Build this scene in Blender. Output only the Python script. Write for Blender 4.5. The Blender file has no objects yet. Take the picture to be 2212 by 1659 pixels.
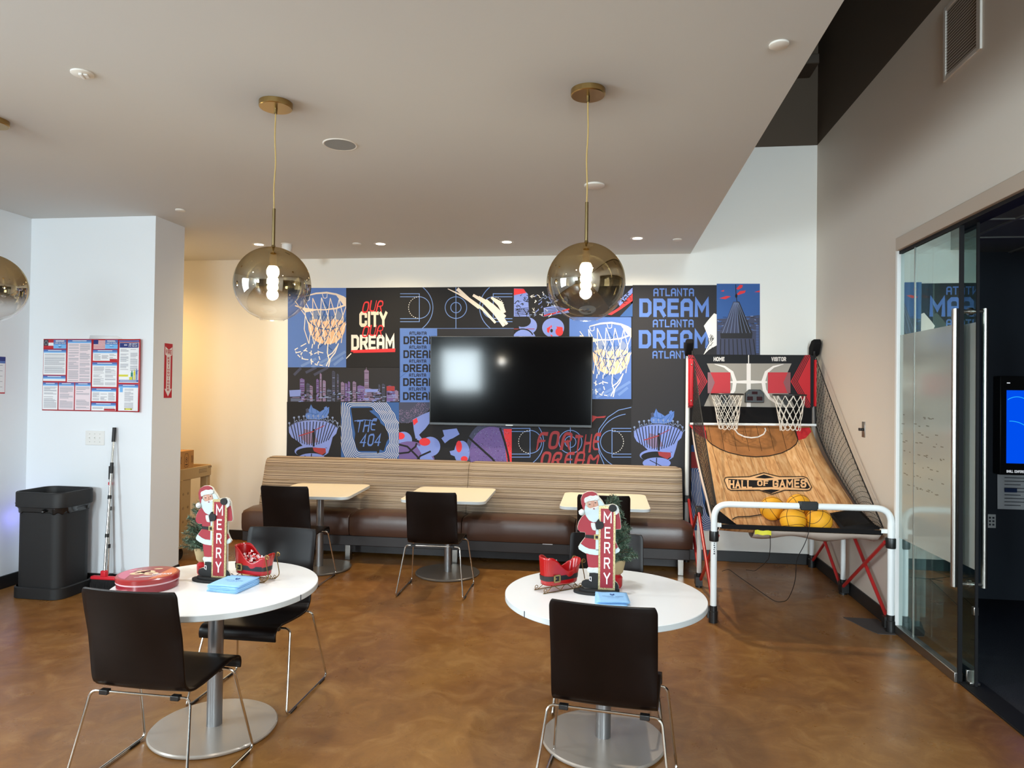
import bpy, math, random
from math import sin, cos, pi, radians
from mathutils import Vector, Matrix
random.seed(7)
S = bpy.context.scene
COL = S.collection

# ------------------------------------------------------------------ camera
F, YAW, PITCH, ROLL, EYE = 1489.4946, 0.1348, 0.0124, 0.0131, 1.76
_f = Vector((-sin(YAW)*cos(PITCH), cos(YAW)*cos(PITCH), sin(PITCH)))
_r = Vector((cos(YAW), sin(YAW), 0.0))
_u = _r.cross(_f)
RIGHT = _r*cos(ROLL) + _u*sin(ROLL)
UP = -_r*sin(ROLL) + _u*cos(ROLL)
cd = bpy.data.cameras.new('camera')
cam = bpy.data.objects.new('camera', cd); COL.objects.link(cam)
cd.sensor_fit = 'HORIZONTAL'; cd.sensor_width = 36.0; cd.lens = F/2212*36.0
cd.clip_start = 0.05; cd.clip_end = 200
m = Matrix((( RIGHT.x, UP.x, -_f.x, 0), (RIGHT.y, UP.y, -_f.y, 0), (RIGHT.z, UP.z, -_f.z, EYE), (0, 0, 0, 1)))
cam.matrix_world = m
S.camera = cam

def sightline(x, y):
    return _f + RIGHT*((x-1106)/F) - UP*((y-829.5)/F)
def at(x, y, X=None, Y=None, Z=None):
    """photo pixel -> point on a known plane of the room"""
    d = sightline(x, y)
    t = (Z-EYE)/d.z if Z is not None else (Y/d.y if Y is not None else X/d.x)
    return Vector((d.x*t, d.y*t, EYE+d.z*t))

# ------------------------------------------------------------------ view, world, daylight
S.view_settings.view_transform = 'Standard'
S.view_settings.look = 'None'
S.view_settings.gamma = 1.0
S.view_settings.use_curve_mapping = False
S.view_settings.exposure = 0.0
S.cycles.max_bounces = 10
S.cycles.diffuse_bounces = 5
S.cycles.glossy_bounces = 5
S.cycles.transparent_max_bounces = 16
S.cycles.caustics_reflective = False
S.cycles.caustics_refractive = False
S.cycles.sample_clamp_indirect = 6.0
S.cycles.use_denoising = True
wd = bpy.data.worlds.new('daylight'); S.world = wd; wd.use_nodes = True
bg = wd.node_tree.nodes['Background']
bg.inputs[0].default_value = (0.74, 0.87, 1.0, 1); bg.inputs[1].default_value = 6.0

def area_light(name, loc, rot, sx, sy, power, color):
    l = bpy.data.lights.new(name, 'AREA'); l.shape = 'RECTANGLE'; l.size = sx; l.size_y = sy
    l.energy = power; l.color = color; l.spread = radians(125)   # sky light slants down through a window
    o = bpy.data.objects.new(name, l); COL.objects.link(o); o.location = loc; o.rotation_euler = rot
    return o
DAY = (0.79, 0.94, 1.0); XL_ = -5.1705
# window centre x, width, power, sill, head: daylight entering by the windows of the rear wall
WINDOWS = [(-4.40, 1.25, 195, 1.75, 3.1), (0.95, 2.2, 190, 1.0, 3.1), (1.53, 1.2, 175, 3.55, 5.4)]
for wx, ww, wp, wz0, wz1 in WINDOWS:
    area_light('daylight_window', (wx, -5.80, (wz0+wz1)/2), (radians(78), 0, 0), ww-0.1, wz1-wz0-0.1, wp, DAY)
# a further window in the left wall, ahead of the photo's left edge
LEFT_WIN = (0.2, 2.2, 0.9, 3.0)
area_light('daylight_window', (XL_+0.20, 1.2, 1.95), (radians(74), 0, radians(-90)), 1.9, 1.9, 80, DAY)
DOWN = (1.0, 0.62, 0.24)
DOWN_M = (1.0, 0.76, 0.42)
DOWN_N = (1.0, 0.86, 0.64)      # warm recessed lamps near the back wall
DOWN_W = (1.0, 0.90, 0.78)    # recessed lamps over the seating
BULB = (0.93, 0.97, 1.0)      # globe pendant bulbs

# room measures (metres)
YB, XR, ZC, ZD, XE, XL, YC, XC = 7.5868, 2.1808, 3.2783, 4.4046, 0.8883, -5.1705, 5.5873, -3.9489
YREAR = -6.0

# ------------------------------------------------------------------ materials
def lin(c):
    return tuple(((v/255)/12.92 if v/255 <= 0.04045 else ((v/255+0.055)/1.055)**2.4) for v in c)
MATS = {}
def mat(name, rgb, rough=0.6, metal=0.0, spec=0.5, coat=0.0, emit=0.0, bump=None, vary=None, aniso=0.0):
    """rgb in display values; bump=(scale, strength); vary=(scale, amount, stretch)"""
    if name in MATS: return MATS[name]
    mt = bpy.data.materials.new(name); mt.use_nodes = True
    nt = mt.node_tree; b = nt.nodes['Principled BSDF']
    c = lin(rgb)
    b.inputs['Base Color'].default_value = (*c, 1)
    b.inputs['Roughness'].default_value = rough
    b.inputs['Metallic'].default_value = metal
    b.inputs['Specular IOR Level'].default_value = spec
    b.inputs['Coat Weight'].default_value = coat
    b.inputs['Coat Roughness'].default_value = 0.12
    if emit:
        b.inputs['Emission Color'].default_value = (*c, 1); b.inputs['Emission Strength'].default_value = emit
    if bump or vary:
        tc = nt.nodes.new('ShaderNodeTexCoord')
    if vary:
        mp = nt.nodes.new('ShaderNodeMapping'); mp.inputs['Scale'].default_value = vary[2] if len(vary) > 2 else (1, 1, 1)
        nt.links.new(tc.outputs['Object'], mp.inputs[0])
        n = nt.nodes.new('ShaderNodeTexNoise'); n.inputs['Scale'].default_value = vary[0]; n.inputs['Detail'].default_value = 6
        nt.links.new(mp.outputs[0], n.inputs['Vector'])
        r = nt.nodes.new('ShaderNodeValToRGB'); a = vary[1]
        r.color_ramp.elements[0].position = 0.3; r.color_ramp.elements[1].position = 0.7
        r.color_ramp.elements[0].color = (*[max(0, v*(1-a)) for v in c], 1)
        r.color_ramp.elements[1].color = (*[min(1, v*(1+a)) for v in c], 1)
        nt.links.new(n.outputs[0], r.inputs[0]); nt.links.new(r.outputs[0], b.inputs['Base Color'])
    if bump:
        n2 = nt.nodes.new('ShaderNodeTexNoise'); n2.inputs['Scale'].default_value = bump[0]; n2.inputs['Detail'].default_value = 5
        nt.links.new(tc.outputs['Object'], n2.inputs['Vector'])
        bp = nt.nodes.new('ShaderNodeBump'); bp.inputs['Strength'].default_value = bump[1]; bp.inputs['Distance'].default_value = 0.01
        nt.links.new(n2.outputs[0], bp.inputs['Height']); nt.links.new(bp.outputs[0], b.inputs['Normal'])
    MATS[name] = mt
    return mt
def emission(name, rgb, strength):
    mt = bpy.data.materials.new(name); mt.use_nodes = True; nt = mt.node_tree
    nt.nodes.remove(nt.nodes['Principled BSDF'])
    e = nt.nodes.new('ShaderNodeEmission'); e.inputs[0].default_value = (*rgb, 1); e.inputs[1].default_value = strength
    nt.links.new(e.outputs[0], nt.nodes['Material Output'].inputs[0])
    MATS[name] = mt
    return mt
def thin_glass(name, tint, refl, rough=0.0, body=None, body_amt=0.0, power=3.0):
    """a single sheet: tinted see-through, mirror growing toward grazing angles, optional translucent body (frosted film)"""
    mt = bpy.data.materials.new(name); mt.use_nodes = True; nt = mt.node_tree
    nt.nodes.remove(nt.nodes['Principled BSDF'])
    tr = nt.nodes.new('ShaderNodeBsdfTransparent'); tr.inputs[0].default_value = (*tint, 1)
    gl = nt.nodes.new('ShaderNodeBsdfGlossy'); gl.inputs[0].default_value = (0.84, 1.0, 0.97, 1); gl.inputs['Roughness'].default_value = rough
    lw = nt.nodes.new('ShaderNodeLayerWeight'); lw.inputs[0].default_value = 0.5
    pw = nt.nodes.new('ShaderNodeMath'); pw.operation = 'POWER'; pw.inputs[1].default_value = power
    ml = nt.nodes.new('ShaderNodeMath'); ml.operation = 'MULTIPLY_ADD'; ml.inputs[1].default_value = refl; ml.inputs[2].default_value = 0.06
    nt.links.new(lw.outputs['Facing'], pw.inputs[0]); nt.links.new(pw.outputs[0], ml.inputs[0])
    src = tr.outputs[0]
    if body:
        df = nt.nodes.new('ShaderNodeBsdfDiffuse'); df.inputs[0].default_value = (*lin(body), 1)
        mb = nt.nodes.new('ShaderNodeMixShader'); mb.inputs[0].default_value = body_amt
        nt.links.new(tr.outputs[0], mb.inputs[1]); nt.links.new(df.outputs[0], mb.inputs[2]); src = mb.outputs[0]
    mx = nt.nodes.new('ShaderNodeMixShader')
    nt.links.new(ml.outputs[0], mx.inputs[0]); nt.links.new(src, mx.inputs[1]); nt.links.new(gl.outputs[0], mx.inputs[2])
    nt.links.new(mx.outputs[0], nt.nodes['Material Output'].inputs[0])
    MATS[name] = mt
    return mt

# ------------------------------------------------------------------ mesh building
class MB:
    def __init__(s): s.v = []; s.f = []; s.m = []
    def add(s, vs, fs, mi=0):
        o = len(s.v); s.v += [tuple(v) for v in vs]; s.f += [tuple(i+o for i in f) for f in fs]; s.m += [mi]*len(fs)
        return s
    def box(s, x0, x1, y0, y1, z0, z1, mi=0):
        v = [(x, y, z) for z in (z0, z1) for y in (y0, y1) for x in (x0, x1)]
        return s.add(v, [(0, 2, 3, 1), (4, 5, 7, 6), (0, 1, 5, 4), (2, 6, 7, 3), (0, 4, 6, 2), (1, 3, 7, 5)], mi)
    def tube(s, pts, r, n=10, mi=0, closed=False, caps=True):
        pts = [Vector(p) for p in pts]; N = len(pts)
        rs = r if isinstance(r, (list, tuple)) else [r]*N
        T = []
        for i in range(N):
            a = pts[(i-1) % N] if (closed or i > 0) else pts[i]
            b = pts[(i+1) % N] if (closed or i < N-1) else pts[i]
            T.append((b-a).normalized())
        ref = Vector((0, 0, 1)) if abs(T[0].z) < 0.9 else Vector((1, 0, 0))
        nrm = (ref - T[0]*ref.dot(T[0])).normalized()
        vs = []
        for i in range(N):
            if i > 0:
                nrm = (nrm - T[i]*nrm.dot(T[i]))
                nrm = nrm.normalized() if nrm.length > 1e-6 else T[i].orthogonal().normalized()
            bn = T[i].cross(nrm)
            for k in range(n):
                a = 2*pi*k/n
                vs.append(pts[i] + (nrm*cos(a) + bn*sin(a))*rs[i])
        fs = []
        for i in range(N if closed else N-1):
            j = (i+1) % N
            for k in range(n):
                k2 = (k+1) % n
                fs.append((i*n+k, i*n+k2, j*n+k2, j*n+k))
        if caps and not closed:
            fs.append(tuple(range(n-1, -1, -1))); fs.append(tuple((N-1)*n+k for k in range(n)))
        return s.add(vs, fs, mi)
    def lathe(s, prof, c=(0, 0, 0), n=40, mi=0, sx=1.0, sy=1.0):
        """prof: (radius, z) from bottom to top"""
        vs = []; fs = []
        for r, z in prof:
            for k in range(n):
                a = 2*pi*k/n; vs.append((c[0]+r*sx*cos(a), c[1]+r*sy*sin(a), c[2]+z))
        for i in range(len(prof)-1):
            for k in range(n):
                k2 = (k+1) % n
                fs.append((i*n+k, i*n+k2, (i+1)*n+k2, (i+1)*n+k))
        if prof[0][0] > 1e-5: fs.append(tuple(range(n-1, -1, -1)))
        if prof[-1][0] > 1e-5: fs.append(tuple((len(prof)-1)*n+k for k in range(n)))
        return s.add(vs, fs, mi)
    def disc(s, c, r, z0, z1, n=40, mi=0):
        return s.lathe([(r, z0), (r, z1)], c, n, mi)
    def ball(s, c, r, n=20, mi=0, sz=1.0):
        return s.lathe([(max(1e-6, r*sin(pi*i/(n//2))), -r*sz*cos(pi*i/(n//2))) for i in range(n//2+1)], c, n, mi)
    def sheet(s, pts, mi=0):
        return s.add(pts, [tuple(range(len(pts)))], mi)
    def prism(s, poly, y0, y1, mi=0, mi_front=None):
        """poly in (x, z), thickness along y; front face at y0"""
        n = len(poly)
        ar = sum(poly[i][0]*poly[(i+1) % n][1]-poly[(i+1) % n][0]*poly[i][1] for i in range(n))
        if ar < 0: poly = poly[::-1]
        vs = [(x, y0, z) for x, z in poly] + [(x, y1, z) for x, z in poly]
        s.add(vs, [tuple(range(n, 2*n))[::-1]] + [(i, i+n, (i+1) % n+n, (i+1) % n) for i in range(n)], mi)
        o = len(s.v)-2*n
        s.f.append(tuple(range(o, o+n))); s.m.append(mi if mi_front is None else mi_front)
        return s
    def slab(s, poly, z0, z1, mi=0):
        """poly in (x, y), thickness along z"""
        n = len(poly)
        ar = sum(poly[i][0]*poly[(i+1) % n][1]-poly[(i+1) % n][0]*poly[i][1] for i in range(n))
        if ar < 0: poly = poly[::-1]
        vs = [(x, y, z0) for x, y in poly] + [(x, y, z1) for x, y in poly]
        return s.add(vs, [tuple(range(n))[::-1], tuple(range(n, 2*n))] + [(i, (i+1) % n, (i+1) % n+n, i+n) for i in range(n)], mi)
    def grid(s, P, mi=0, flip=False):
        """P: rows of points"""
        R, C = len(P), len(P[0]); vs = [p for row in P for p in row]; fs = []
        for i in range(R-1):
            for j in range(C-1):
                q = (i*C+j, i*C+j+1, (i+1)*C+j+1, (i+1)*C+j); fs.append(q[::-1] if flip else q)
        return s.add(vs, fs, mi)
    def build(s, name, mats, parent=None, smooth=True, bevel=0.0, solid=0.0, angle=35, seg=2):
        me = bpy.data.meshes.new(name); me.from_pydata(s.v, [], s.f)
        if not isinstance(mats, (list, tuple)): mats = [mats]
        for x in mats: me.materials.append(MATS[x] if isinstance(x, str) else x)
        me.polygons.foreach_set('material_index', s.m)
        me.polygons.foreach_set('use_smooth', [smooth]*len(me.polygons))
        me.update()
        if smooth and not bevel: me.set_sharp_from_angle(angle=radians(angle))
        o = bpy.data.objects.new(name, me); COL.objects.link(o)
        if parent is not None: o.parent = parent
        if solid:
            md = o.modifiers.new('thick', 'SOLIDIFY'); md.thickness = solid; md.offset = 0
        if bevel:
            md = o.modifiers.new('edge', 'BEVEL'); md.width = bevel; md.segments = seg; md.limit_method = 'ANGLE'; md.angle_limit = radians(40)
            md.harden_normals = False
            me.set_sharp_from_angle(angle=radians(80))
        return o

def thing(name, label, cat, loc=(0, 0, 0), rz=0.0, group=None):
    o = bpy.data.objects.new(name, None); COL.objects.link(o); o.empty_display_size = 0.1
    o.location = loc; o.rotation_euler = (0, 0, rz); o['label'] = label; o['category'] = cat
    if group: o['group'] = group
    return o
def tag(o, label, cat, group=None, kind=None):
    o['label'] = label; o['category'] = cat
    if group: o['group'] = group
    if kind: o['kind'] = kind
    return o
def struct(o, label=None):
    o['kind'] = 'structure'
    if label: o['label'] = label
    return o
def dup(root, loc, rz, label, group=None):
    r = root.copy(); COL.objects.link(r); r.location = loc; r.rotation_euler = (0, 0, rz); r['label'] = label
    if group: r['group'] = group
    for ch in list(root.children):
        c = ch.copy(); COL.objects.link(c); c.parent = r
        for g in list(ch.children):
            d = g.copy(); COL.objects.link(d); d.parent = c
    return r
def fillet(pts, rad, n=5, closed=False):
    """round the corners of a 3D polyline"""
    P = [Vector(p) for p in pts]; N = len(P); out = []
    for i in range(N):
        if not closed and i in (0, N-1): out.append(P[i]); continue
        a, b, c = P[(i-1) % N], P[i], P[(i+1) % N]
        u, w = (a-b), (c-b)
        d = min(rad, u.length*0.45, w.length*0.45)
        p, q = b+u.normalized()*d, b+w.normalized()*d
        for k in range(n+1):
            t = k/n; out.append(p*(1-t)**2 + b*2*t*(1-t) + q*t*t)
    return out
def rrect(x0, x1, y0, y1, r, n=6):
    out = []
    for cx, cy, a0 in ((x1-r, y1-r, 0), (x0+r, y1-r, 90), (x0+r, y0+r, 180), (x1-r, y0+r, 270)):
        for k in range(n+1):
            a = radians(a0+90*k/n); out.append((cx+r*cos(a), cy+r*sin(a)))
    return out
def ell(cx, cy, rx, ry, n=28, a0=0, a1=360):
    full = (a1-a0) == 360
    return [(cx+rx*cos(radians(a0+(a1-a0)*k/(n if full else n-1))), cy+ry*sin(radians(a0+(a1-a0)*k/(n if full else n-1)))) for k in range(n)]

# ------------------------------------------------------------------ flat strokes and lettering
def ribbon(pts, w, closed=False):
    """stroke of width w along 2D points -> list of quads (mitred)"""
    P = [Vector((p[0], p[1])) for p in pts]
    if closed and (P[0]-P[-1]).length < 1e-9: P = P[:-1]
    N = len(P); L = []; R = []
    ws = w if isinstance(w, (list, tuple)) else [w]*N
    for i in range(N):
        a = P[(i-1) % N] if (closed or i > 0) else None
        c = P[(i+1) % N] if (closed or i < N-1) else None
        d1 = (P[i]-a).normalized() if a is not None else None
        d2 = (c-P[i]).normalized() if c is not None else None
        if d1 is None: d1 = d2
        if d2 is None: d2 = d1
        n1 = Vector((-d1.y, d1.x)); n2 = Vector((-d2.y, d2.x)); mv = n1+n2
        if mv.length < 1e-6: mv = n1
        mv.normalize(); k = 1/max(0.45, mv.dot(n1))
        L.append(P[i]+mv*k*ws[i]/2); R.append(P[i]-mv*k*ws[i]/2)
    out = []
    for i in range(N if closed else N-1):
        j = (i+1) % N; out.append([tuple(R[i]), tuple(R[j]), tuple(L[j]), tuple(L[i])])
    return out
GLYPH = {
 'A': (4, [[(0,0),(0,5),(1,6),(3,6),(4,5),(4,0)], [(0,2.5),(4,2.5)]]),
 'a': (4, [[(0,0),(2,6),(4,0)], [(.7,2),(3.3,2)]]),
 'B': (4, [[(0,0),(0,6),(3.2,6),(4,5.2),(4,3.8),(3.2,3.1),(0,3.1)], [(3.2,3.1),(4,2.3),(4,.8),(3.2,0),(0,0)]]),
 'C': (4, [[(4,4.6),(4,5.2),(3.2,6),(.8,6),(0,5.2),(0,.8),(.8,0),(3.2,0),(4,.8),(4,1.4)]]),
 'D': (4, [[(0,0),(0,6),(3,6),(4,5),(4,1),(3,0),(0,0)]]),
 'E': (3.6, [[(3.6,6),(0,6),(0,0),(3.6,0)], [(0,3.1),(3.1,3.1)]]),
 'F': (3.6, [[(3.6,6),(0,6),(0,0)], [(0,3),(3.0,3)]]),
 'G': (4, [[(4,4.7),(4,5.2),(3.2,6),(.8,6),(0,5.2),(0,.8),(.8,0),(3.2,0),(4,.8),(4,2.7),(2.2,2.7)]]),
 'H': (4, [[(0,0),(0,6)], [(4,0),(4,6)], [(0,3),(4,3)]]),
 'I': (0, [[(0,0),(0,6)]]),
 'J': (3.4, [[(3.4,6),(3.4,.9),(2.6,0),(.8,0),(0,.9),(0,1.6)]]),
 'K': (4, [[(0,0),(0,6)], [(4,6),(0,2.6)], [(1.3,3.6),(4,0)]]),
 'L': (3.6, [[(0,6),(0,0),(3.6,0)]]),
 'M': (5, [[(0,0),(0,6),(2.5,2.2),(5,6),(5,0)]]),
 'N': (4, [[(0,0),(0,6),(4,0),(4,6)]]),
 'O': (4, [[(0,.9),(0,5.1),(.9,6),(3.1,6),(4,5.1),(4,.9),(3.1,0),(.9,0),(0,.9)]]),
 'P': (4, [[(0,0),(0,6),(3.2,6),(4,5.2),(4,3.7),(3.2,2.9),(0,2.9)]]),
 'R': (4, [[(0,0),(0,6),(3.2,6),(4,5.2),(4,3.6),(3.2,2.8),(0,2.8)], [(2.2,2.8),(4,0)]]),
 'S': (4, [[(4,4.7),(4,5.2),(3.2,6),(.8,6),(0,5.2),(0,3.9),(.8,3.1),(3.2,3.1),(4,2.3),(4,.8),(3.2,0),(.8,0),(0,.8),(0,1.4)]]),
 'T': (4, [[(0,6),(4,6)], [(2,6),(2,0)]]),
 'U': (4, [[(0,6),(0,.9),(.9,0),(3.1,0),(4,.9),(4,6)]]),
 'V': (4, [[(0,6),(2,0),(4,6)]]),
 'W': (6, [[(0,6),(1.4,0),(3,5),(4.6,0),(6,6)]]),
 'X': (4, [[(0,0),(4,6)], [(0,6),(4,0)]]),
 'Y': (4, [[(0,6),(2,2.8),(4,6)], [(2,2.8),(2,0)]]),
 '4': (4, [[(3.2,0),(3.2,6),(0,1.8),(4.2,1.8)]]),
 '0': (4, [[(0,.9),(0,5.1),(.9,6),(3.1,6),(4,5.1),(4,.9),(3.1,0),(.9,0),(0,.9)]]),
 "'": (0, [[(0,6),(0,4.6)]]),
 ' ': (2, []),
}
def lettering(text, x0, y0, w, h, stroke=1.2, slant=0.0, serif=0.0, gap=1.1, rough=0.0, down=True, alt=None, soft=False):
    """text inside a box: x0,y0 = lower left, in a frame whose y grows down when down=True -> list of polygons"""
    rnd = random.Random(len(text)*13+ord(text[0]))
    tot = 0; place = []
    for i, ch in enumerate(text):
        g = GLYPH[(alt or {}).get(ch, ch)]
        place.append((tot, g)); tot += g[0]+stroke+gap
    tot -= gap
    sx = w/tot; sy = h/(6+stroke); polys = []
    for ox, (gw, strokes) in place:
        jx = rnd.uniform(-1, 1)*rough; jy = rnd.uniform(-1, 1)*rough
        for st in strokes:
            closed = len(st) > 2 and st[0] == st[-1]
            pts = [(x+ox+stroke/2+jx+rnd.uniform(-.3, .3)*rough, y+stroke/2+jy+rnd.uniform(-.3, .3)*rough) for x, y in st]
            if closed: pts[-1] = pts[0]
            elif len(pts) == 2:
                pass
            if soft and len(pts) > 2:
                for _ in range(2):
                    P_ = [pts[0]] if not closed else []
                    for a_, b_ in zip(pts, pts[1:]): P_ += [(a_[0]*.75+b_[0]*.25, a_[1]*.75+b_[1]*.25), (a_[0]*.25+b_[0]*.75, a_[1]*.25+b_[1]*.75)]
                    pts = P_+([pts[-1]] if not closed else [P_[0]])
            if rough and len(pts) >= 2 and not closed:
                wid = [stroke*(1.2-0.7*k/(len(pts)-1)) for k in range(len(pts))]
            else: wid = stroke
            # square ends run out half a stroke so the corners close
            if not closed:
                d0 = Vector((pts[0][0]-pts[1][0], pts[0][1]-pts[1][1])).normalized()*stroke*0.5
                d1 = Vector((pts[-1][0]-pts[-2][0], pts[-1][1]-pts[-2][1])).normalized()*stroke*0.5
                pts[0] = (pts[0][0]+d0.x, pts[0][1]+d0.y); pts[-1] = (pts[-1][0]+d1.x, pts[-1][1]+d1.y)
            rb = ribbon(pts, wid, closed)
            if serif and not closed:
                for e, d in ((pts[0], d0), (pts[-1], d1)):
                    if abs(d.y) > abs(d.x)*0.8:
                        q = e[1]-math.copysign(stroke*0.2, d.y)
                        rb.append([(e[0]-serif, q-stroke*.22), (e[0]+serif, q-stroke*.22), (e[0]+serif, q+stroke*.22), (e[0]-serif, q+stroke*.22)])
            for quad in rb:
                polys.append([(x0+(x+slant*y)*sx, (y0-y*sy) if down else (y0+y*sy)) for x, y in quad])
    return polys

# ================================================================== ROOM SHELL
def paint(name, rgb, rough=0.55):
    return mat(name, rgb, rough, spec=0.35, bump=(260, 0.04))
paint('wall_paint', (236, 234, 228)); paint('wall_white', (234, 239, 244)); paint('ceiling_paint', (210, 211, 209), 0.8)
paint('dark_paint', (84, 72, 60), 0.8); paint('right_paint', (216, 206, 194))
mat('baseboard_rubber', (26, 25, 26), 0.45)
mat('black_rubber', (20, 20, 21), 0.5); mat('black_plastic', (22, 22, 23), 0.38); mat('white_plastic', (232, 232, 230), 0.4)
mat('chrome', (215, 213, 208), 0.12, 1.0); mat('steel', (176, 172, 166), 0.28, 1.0); mat('brushed', (150, 146, 142), 0.38, 1.0)
mat('paper', (240, 241, 244), 0.7)

def concrete():
    mt = bpy.data.materials.new('stained_concrete'); mt.use_nodes = True; nt = mt.node_tree; b = nt.nodes['Principled BSDF']
    tc = nt.nodes.new('ShaderNodeTexCoord')
    def noise(sc, det, dist=0.0, rough=0.6):
        n = nt.nodes.new('ShaderNodeTexNoise'); n.inputs['Scale'].default_value = sc; n.inputs['Detail'].default_value = det
        n.inputs['Distortion'].default_value = dist; n.inputs['Roughness'].default_value = rough
        nt.links.new(tc.outputs['Object'], n.inputs['Vector']); return n.outputs[0]
    def ramp(src, stops):
        r = nt.nodes.new('ShaderNodeValToRGB'); e = r.color_ramp.elements
        while len(e) < len(stops): e.new(0.5)
        for k, (p, c) in enumerate(stops): e[k].position = p; e[k].color = (*lin(c), 1)
        nt.links.new(src, r.inputs[0]); return r.outputs[0]
    a = ramp(noise(0.9, 7, 0.8), [(0.28, (92, 57, 26)), (0.45, (124, 80, 36)), (0.58, (142, 98, 46)), (0.75, (168, 124, 70))])
    c = ramp(noise(4.5, 9, 1.2, 0.7), [(0.3, (96, 60, 28)), (0.5, (132, 88, 42)), (0.7, (170, 130, 80))])
    mx = nt.nodes.new('ShaderNodeMix'); mx.data_type = 'RGBA'; mx.inputs[0].default_value = 0.45
    nt.links.new(a, mx.inputs[6]); nt.links.new(c, mx.inputs[7])
    sp = ramp(noise(38, 4, 0, 0.7), [(0.30, (120, 110, 100)), (0.40, (255, 255, 255))])
    mu = nt.nodes.new('ShaderNodeMix'); mu.data_type = 'RGBA'; mu.blend_type = 'MULTIPLY'; mu.inputs[0].default_value = 0.35
    nt.links.new(mx.outputs[2], mu.inputs[6]); nt.links.new(sp, mu.inputs[7])
    nt.links.new(mu.outputs[2], b.inputs['Base Color'])
    rr = nt.nodes.new('ShaderNodeMapRange'); rr.inputs['From Min'].default_value = 0.3; rr.inputs['From Max'].default_value = 0.7
    rr.inputs['To Min'].default_value = 0.24; rr.inputs['To Max'].default_value = 0.42
    nt.links.new(noise(3, 5), rr.inputs[0]); nt.links.new(rr.outputs[0], b.inputs['Roughness'])
    b.inputs['Specular IOR Level'].default_value = 0.5
    bp = nt.nodes.new('ShaderNodeBump'); bp.inputs['Strength'].default_value = 0.05; bp.inputs['Distance'].default_value = 0.01
    nt.links.new(noise(14, 6), bp.inputs['Height']); nt.links.new(bp.outputs[0], b.inputs['Normal'])
    MATS['stained_concrete'] = mt
concrete()
struct(MB().box(-8.2, 2.22, YREAR-0.1, YB+0.1, -0.12, 0.0).build('floor', 'stained_concrete', smooth=False))
struct(MB().box(-8.2, XE, YREAR-0.1, YB+0.05, ZC, ZC+0.22).build('ceiling', 'ceiling_paint', smooth=False))
struct(MB().box(-8.2, 2.4, YREAR-0.1, YB+0.2, 6.0, 6.1).build('ceiling_deck', 'dark_paint', smooth=False))
# back wall: white to the paint line, dark above
struct(MB().box(-8.2, XR+0.12, YB, YB+0.12, 0, ZD).box(-8.2, XR+0.12, YB, YB+0.12, ZD, 6.0, 1).build('wall_back', ['wall_paint', 'dark_paint'], smooth=False))
struct(MB().box(XR, XR+0.12, 5.53, YB, 0, 2.955).box(XR, XR+0.12, YREAR, YB, 2.955, ZD).box(XR, XR+0.12, YREAR, YB, ZD, 6.0, 1)
       .box(XR, XR+0.12, YREAR, 0.8, 0, 2.955).build('wall_right', ['right_paint', 'dark_paint'], smooth=False))
ly0, ly1, lz0, lz1 = LEFT_WIN
struct(MB().box(XL-0.12, XL, YREAR, ly0, 0, ZC).box(XL-0.12, XL, ly1, YC, 0, ZC).box(XL-0.12, XL, ly0, ly1, 0, lz0).box(XL-0.12, XL, ly0, ly1, lz1, ZC).build('wall_left', 'wall_white', smooth=False))
struct(MB().box(XL-0.12, XC, YC, 6.01, 0, ZC).build('wall_pier', 'wall_white', smooth=False))
struct(MB().box(-8.2, -8.08, 5.9, YB, 0, 6.0).box(-8.2, XL-.12, 5.9, 6.01, 0, 6.0).build('wall_alcove', 'wall_paint', smooth=False))
struct(MB().box(XL-.12, XL, YREAR, 5.9, ZC+.22, 6.0).build('wall_light_block', 'dark_paint', smooth=False))  # unseen wall added to keep sky light from leaking in over the ceiling
# rear wall behind the camera, with its three windows
wm = MB(); xs = [XL-0.12]
for wx, ww, wp, zs0, zs1 in WINDOWS[:2]: xs += [wx-ww/2, wx+ww/2]
xs.append(XR+0.12)
for i in range(0, len(xs), 2): wm.box(xs[i], xs[i+1], YREAR-0.1, YREAR, 0, 6.0)
(w1x, w1w, _, a0, a1), (w2x, w2w, _, b0_, b1_), (w3x, w3w, _, c0_, c1_) = WINDOWS   # the third is a clerestory above the second
wm.box(w1x-w1w/2, w1x+w1w/2, YREAR-0.1, YREAR, 0, a0); wm.box(w1x-w1w/2, w1x+w1w/2, YREAR-0.1, YREAR, a1, 6.0)
wm.box(w2x-w2w/2, w2x+w2w/2, YREAR-0.1, YREAR, 0, b0_); wm.box(w2x-w2w/2, w2x+w2w/2, YREAR-0.1, YREAR, b1_, c0_); wm.box(w2x-w2w/2, w2x+w2w/2, YREAR-0.1, YREAR, c1_, 6.0)
wm.box(w2x-w2w/2, w3x-w3w/2, YREAR-0.1, YREAR, c0_, c1_); wm.box(min(w3x+w3w/2, w2x+w2w/2), max(w3x+w3w/2, w2x+w2w/2), YREAR-0.1, YREAR, c0_, c1_)
struct(wm.build('wall_rear', mat('rear_dark', (74, 72, 70), 0.7), smooth=False))
thin_glass('window_glass', (0.96, 0.98, 0.98), 0.5)
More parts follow.
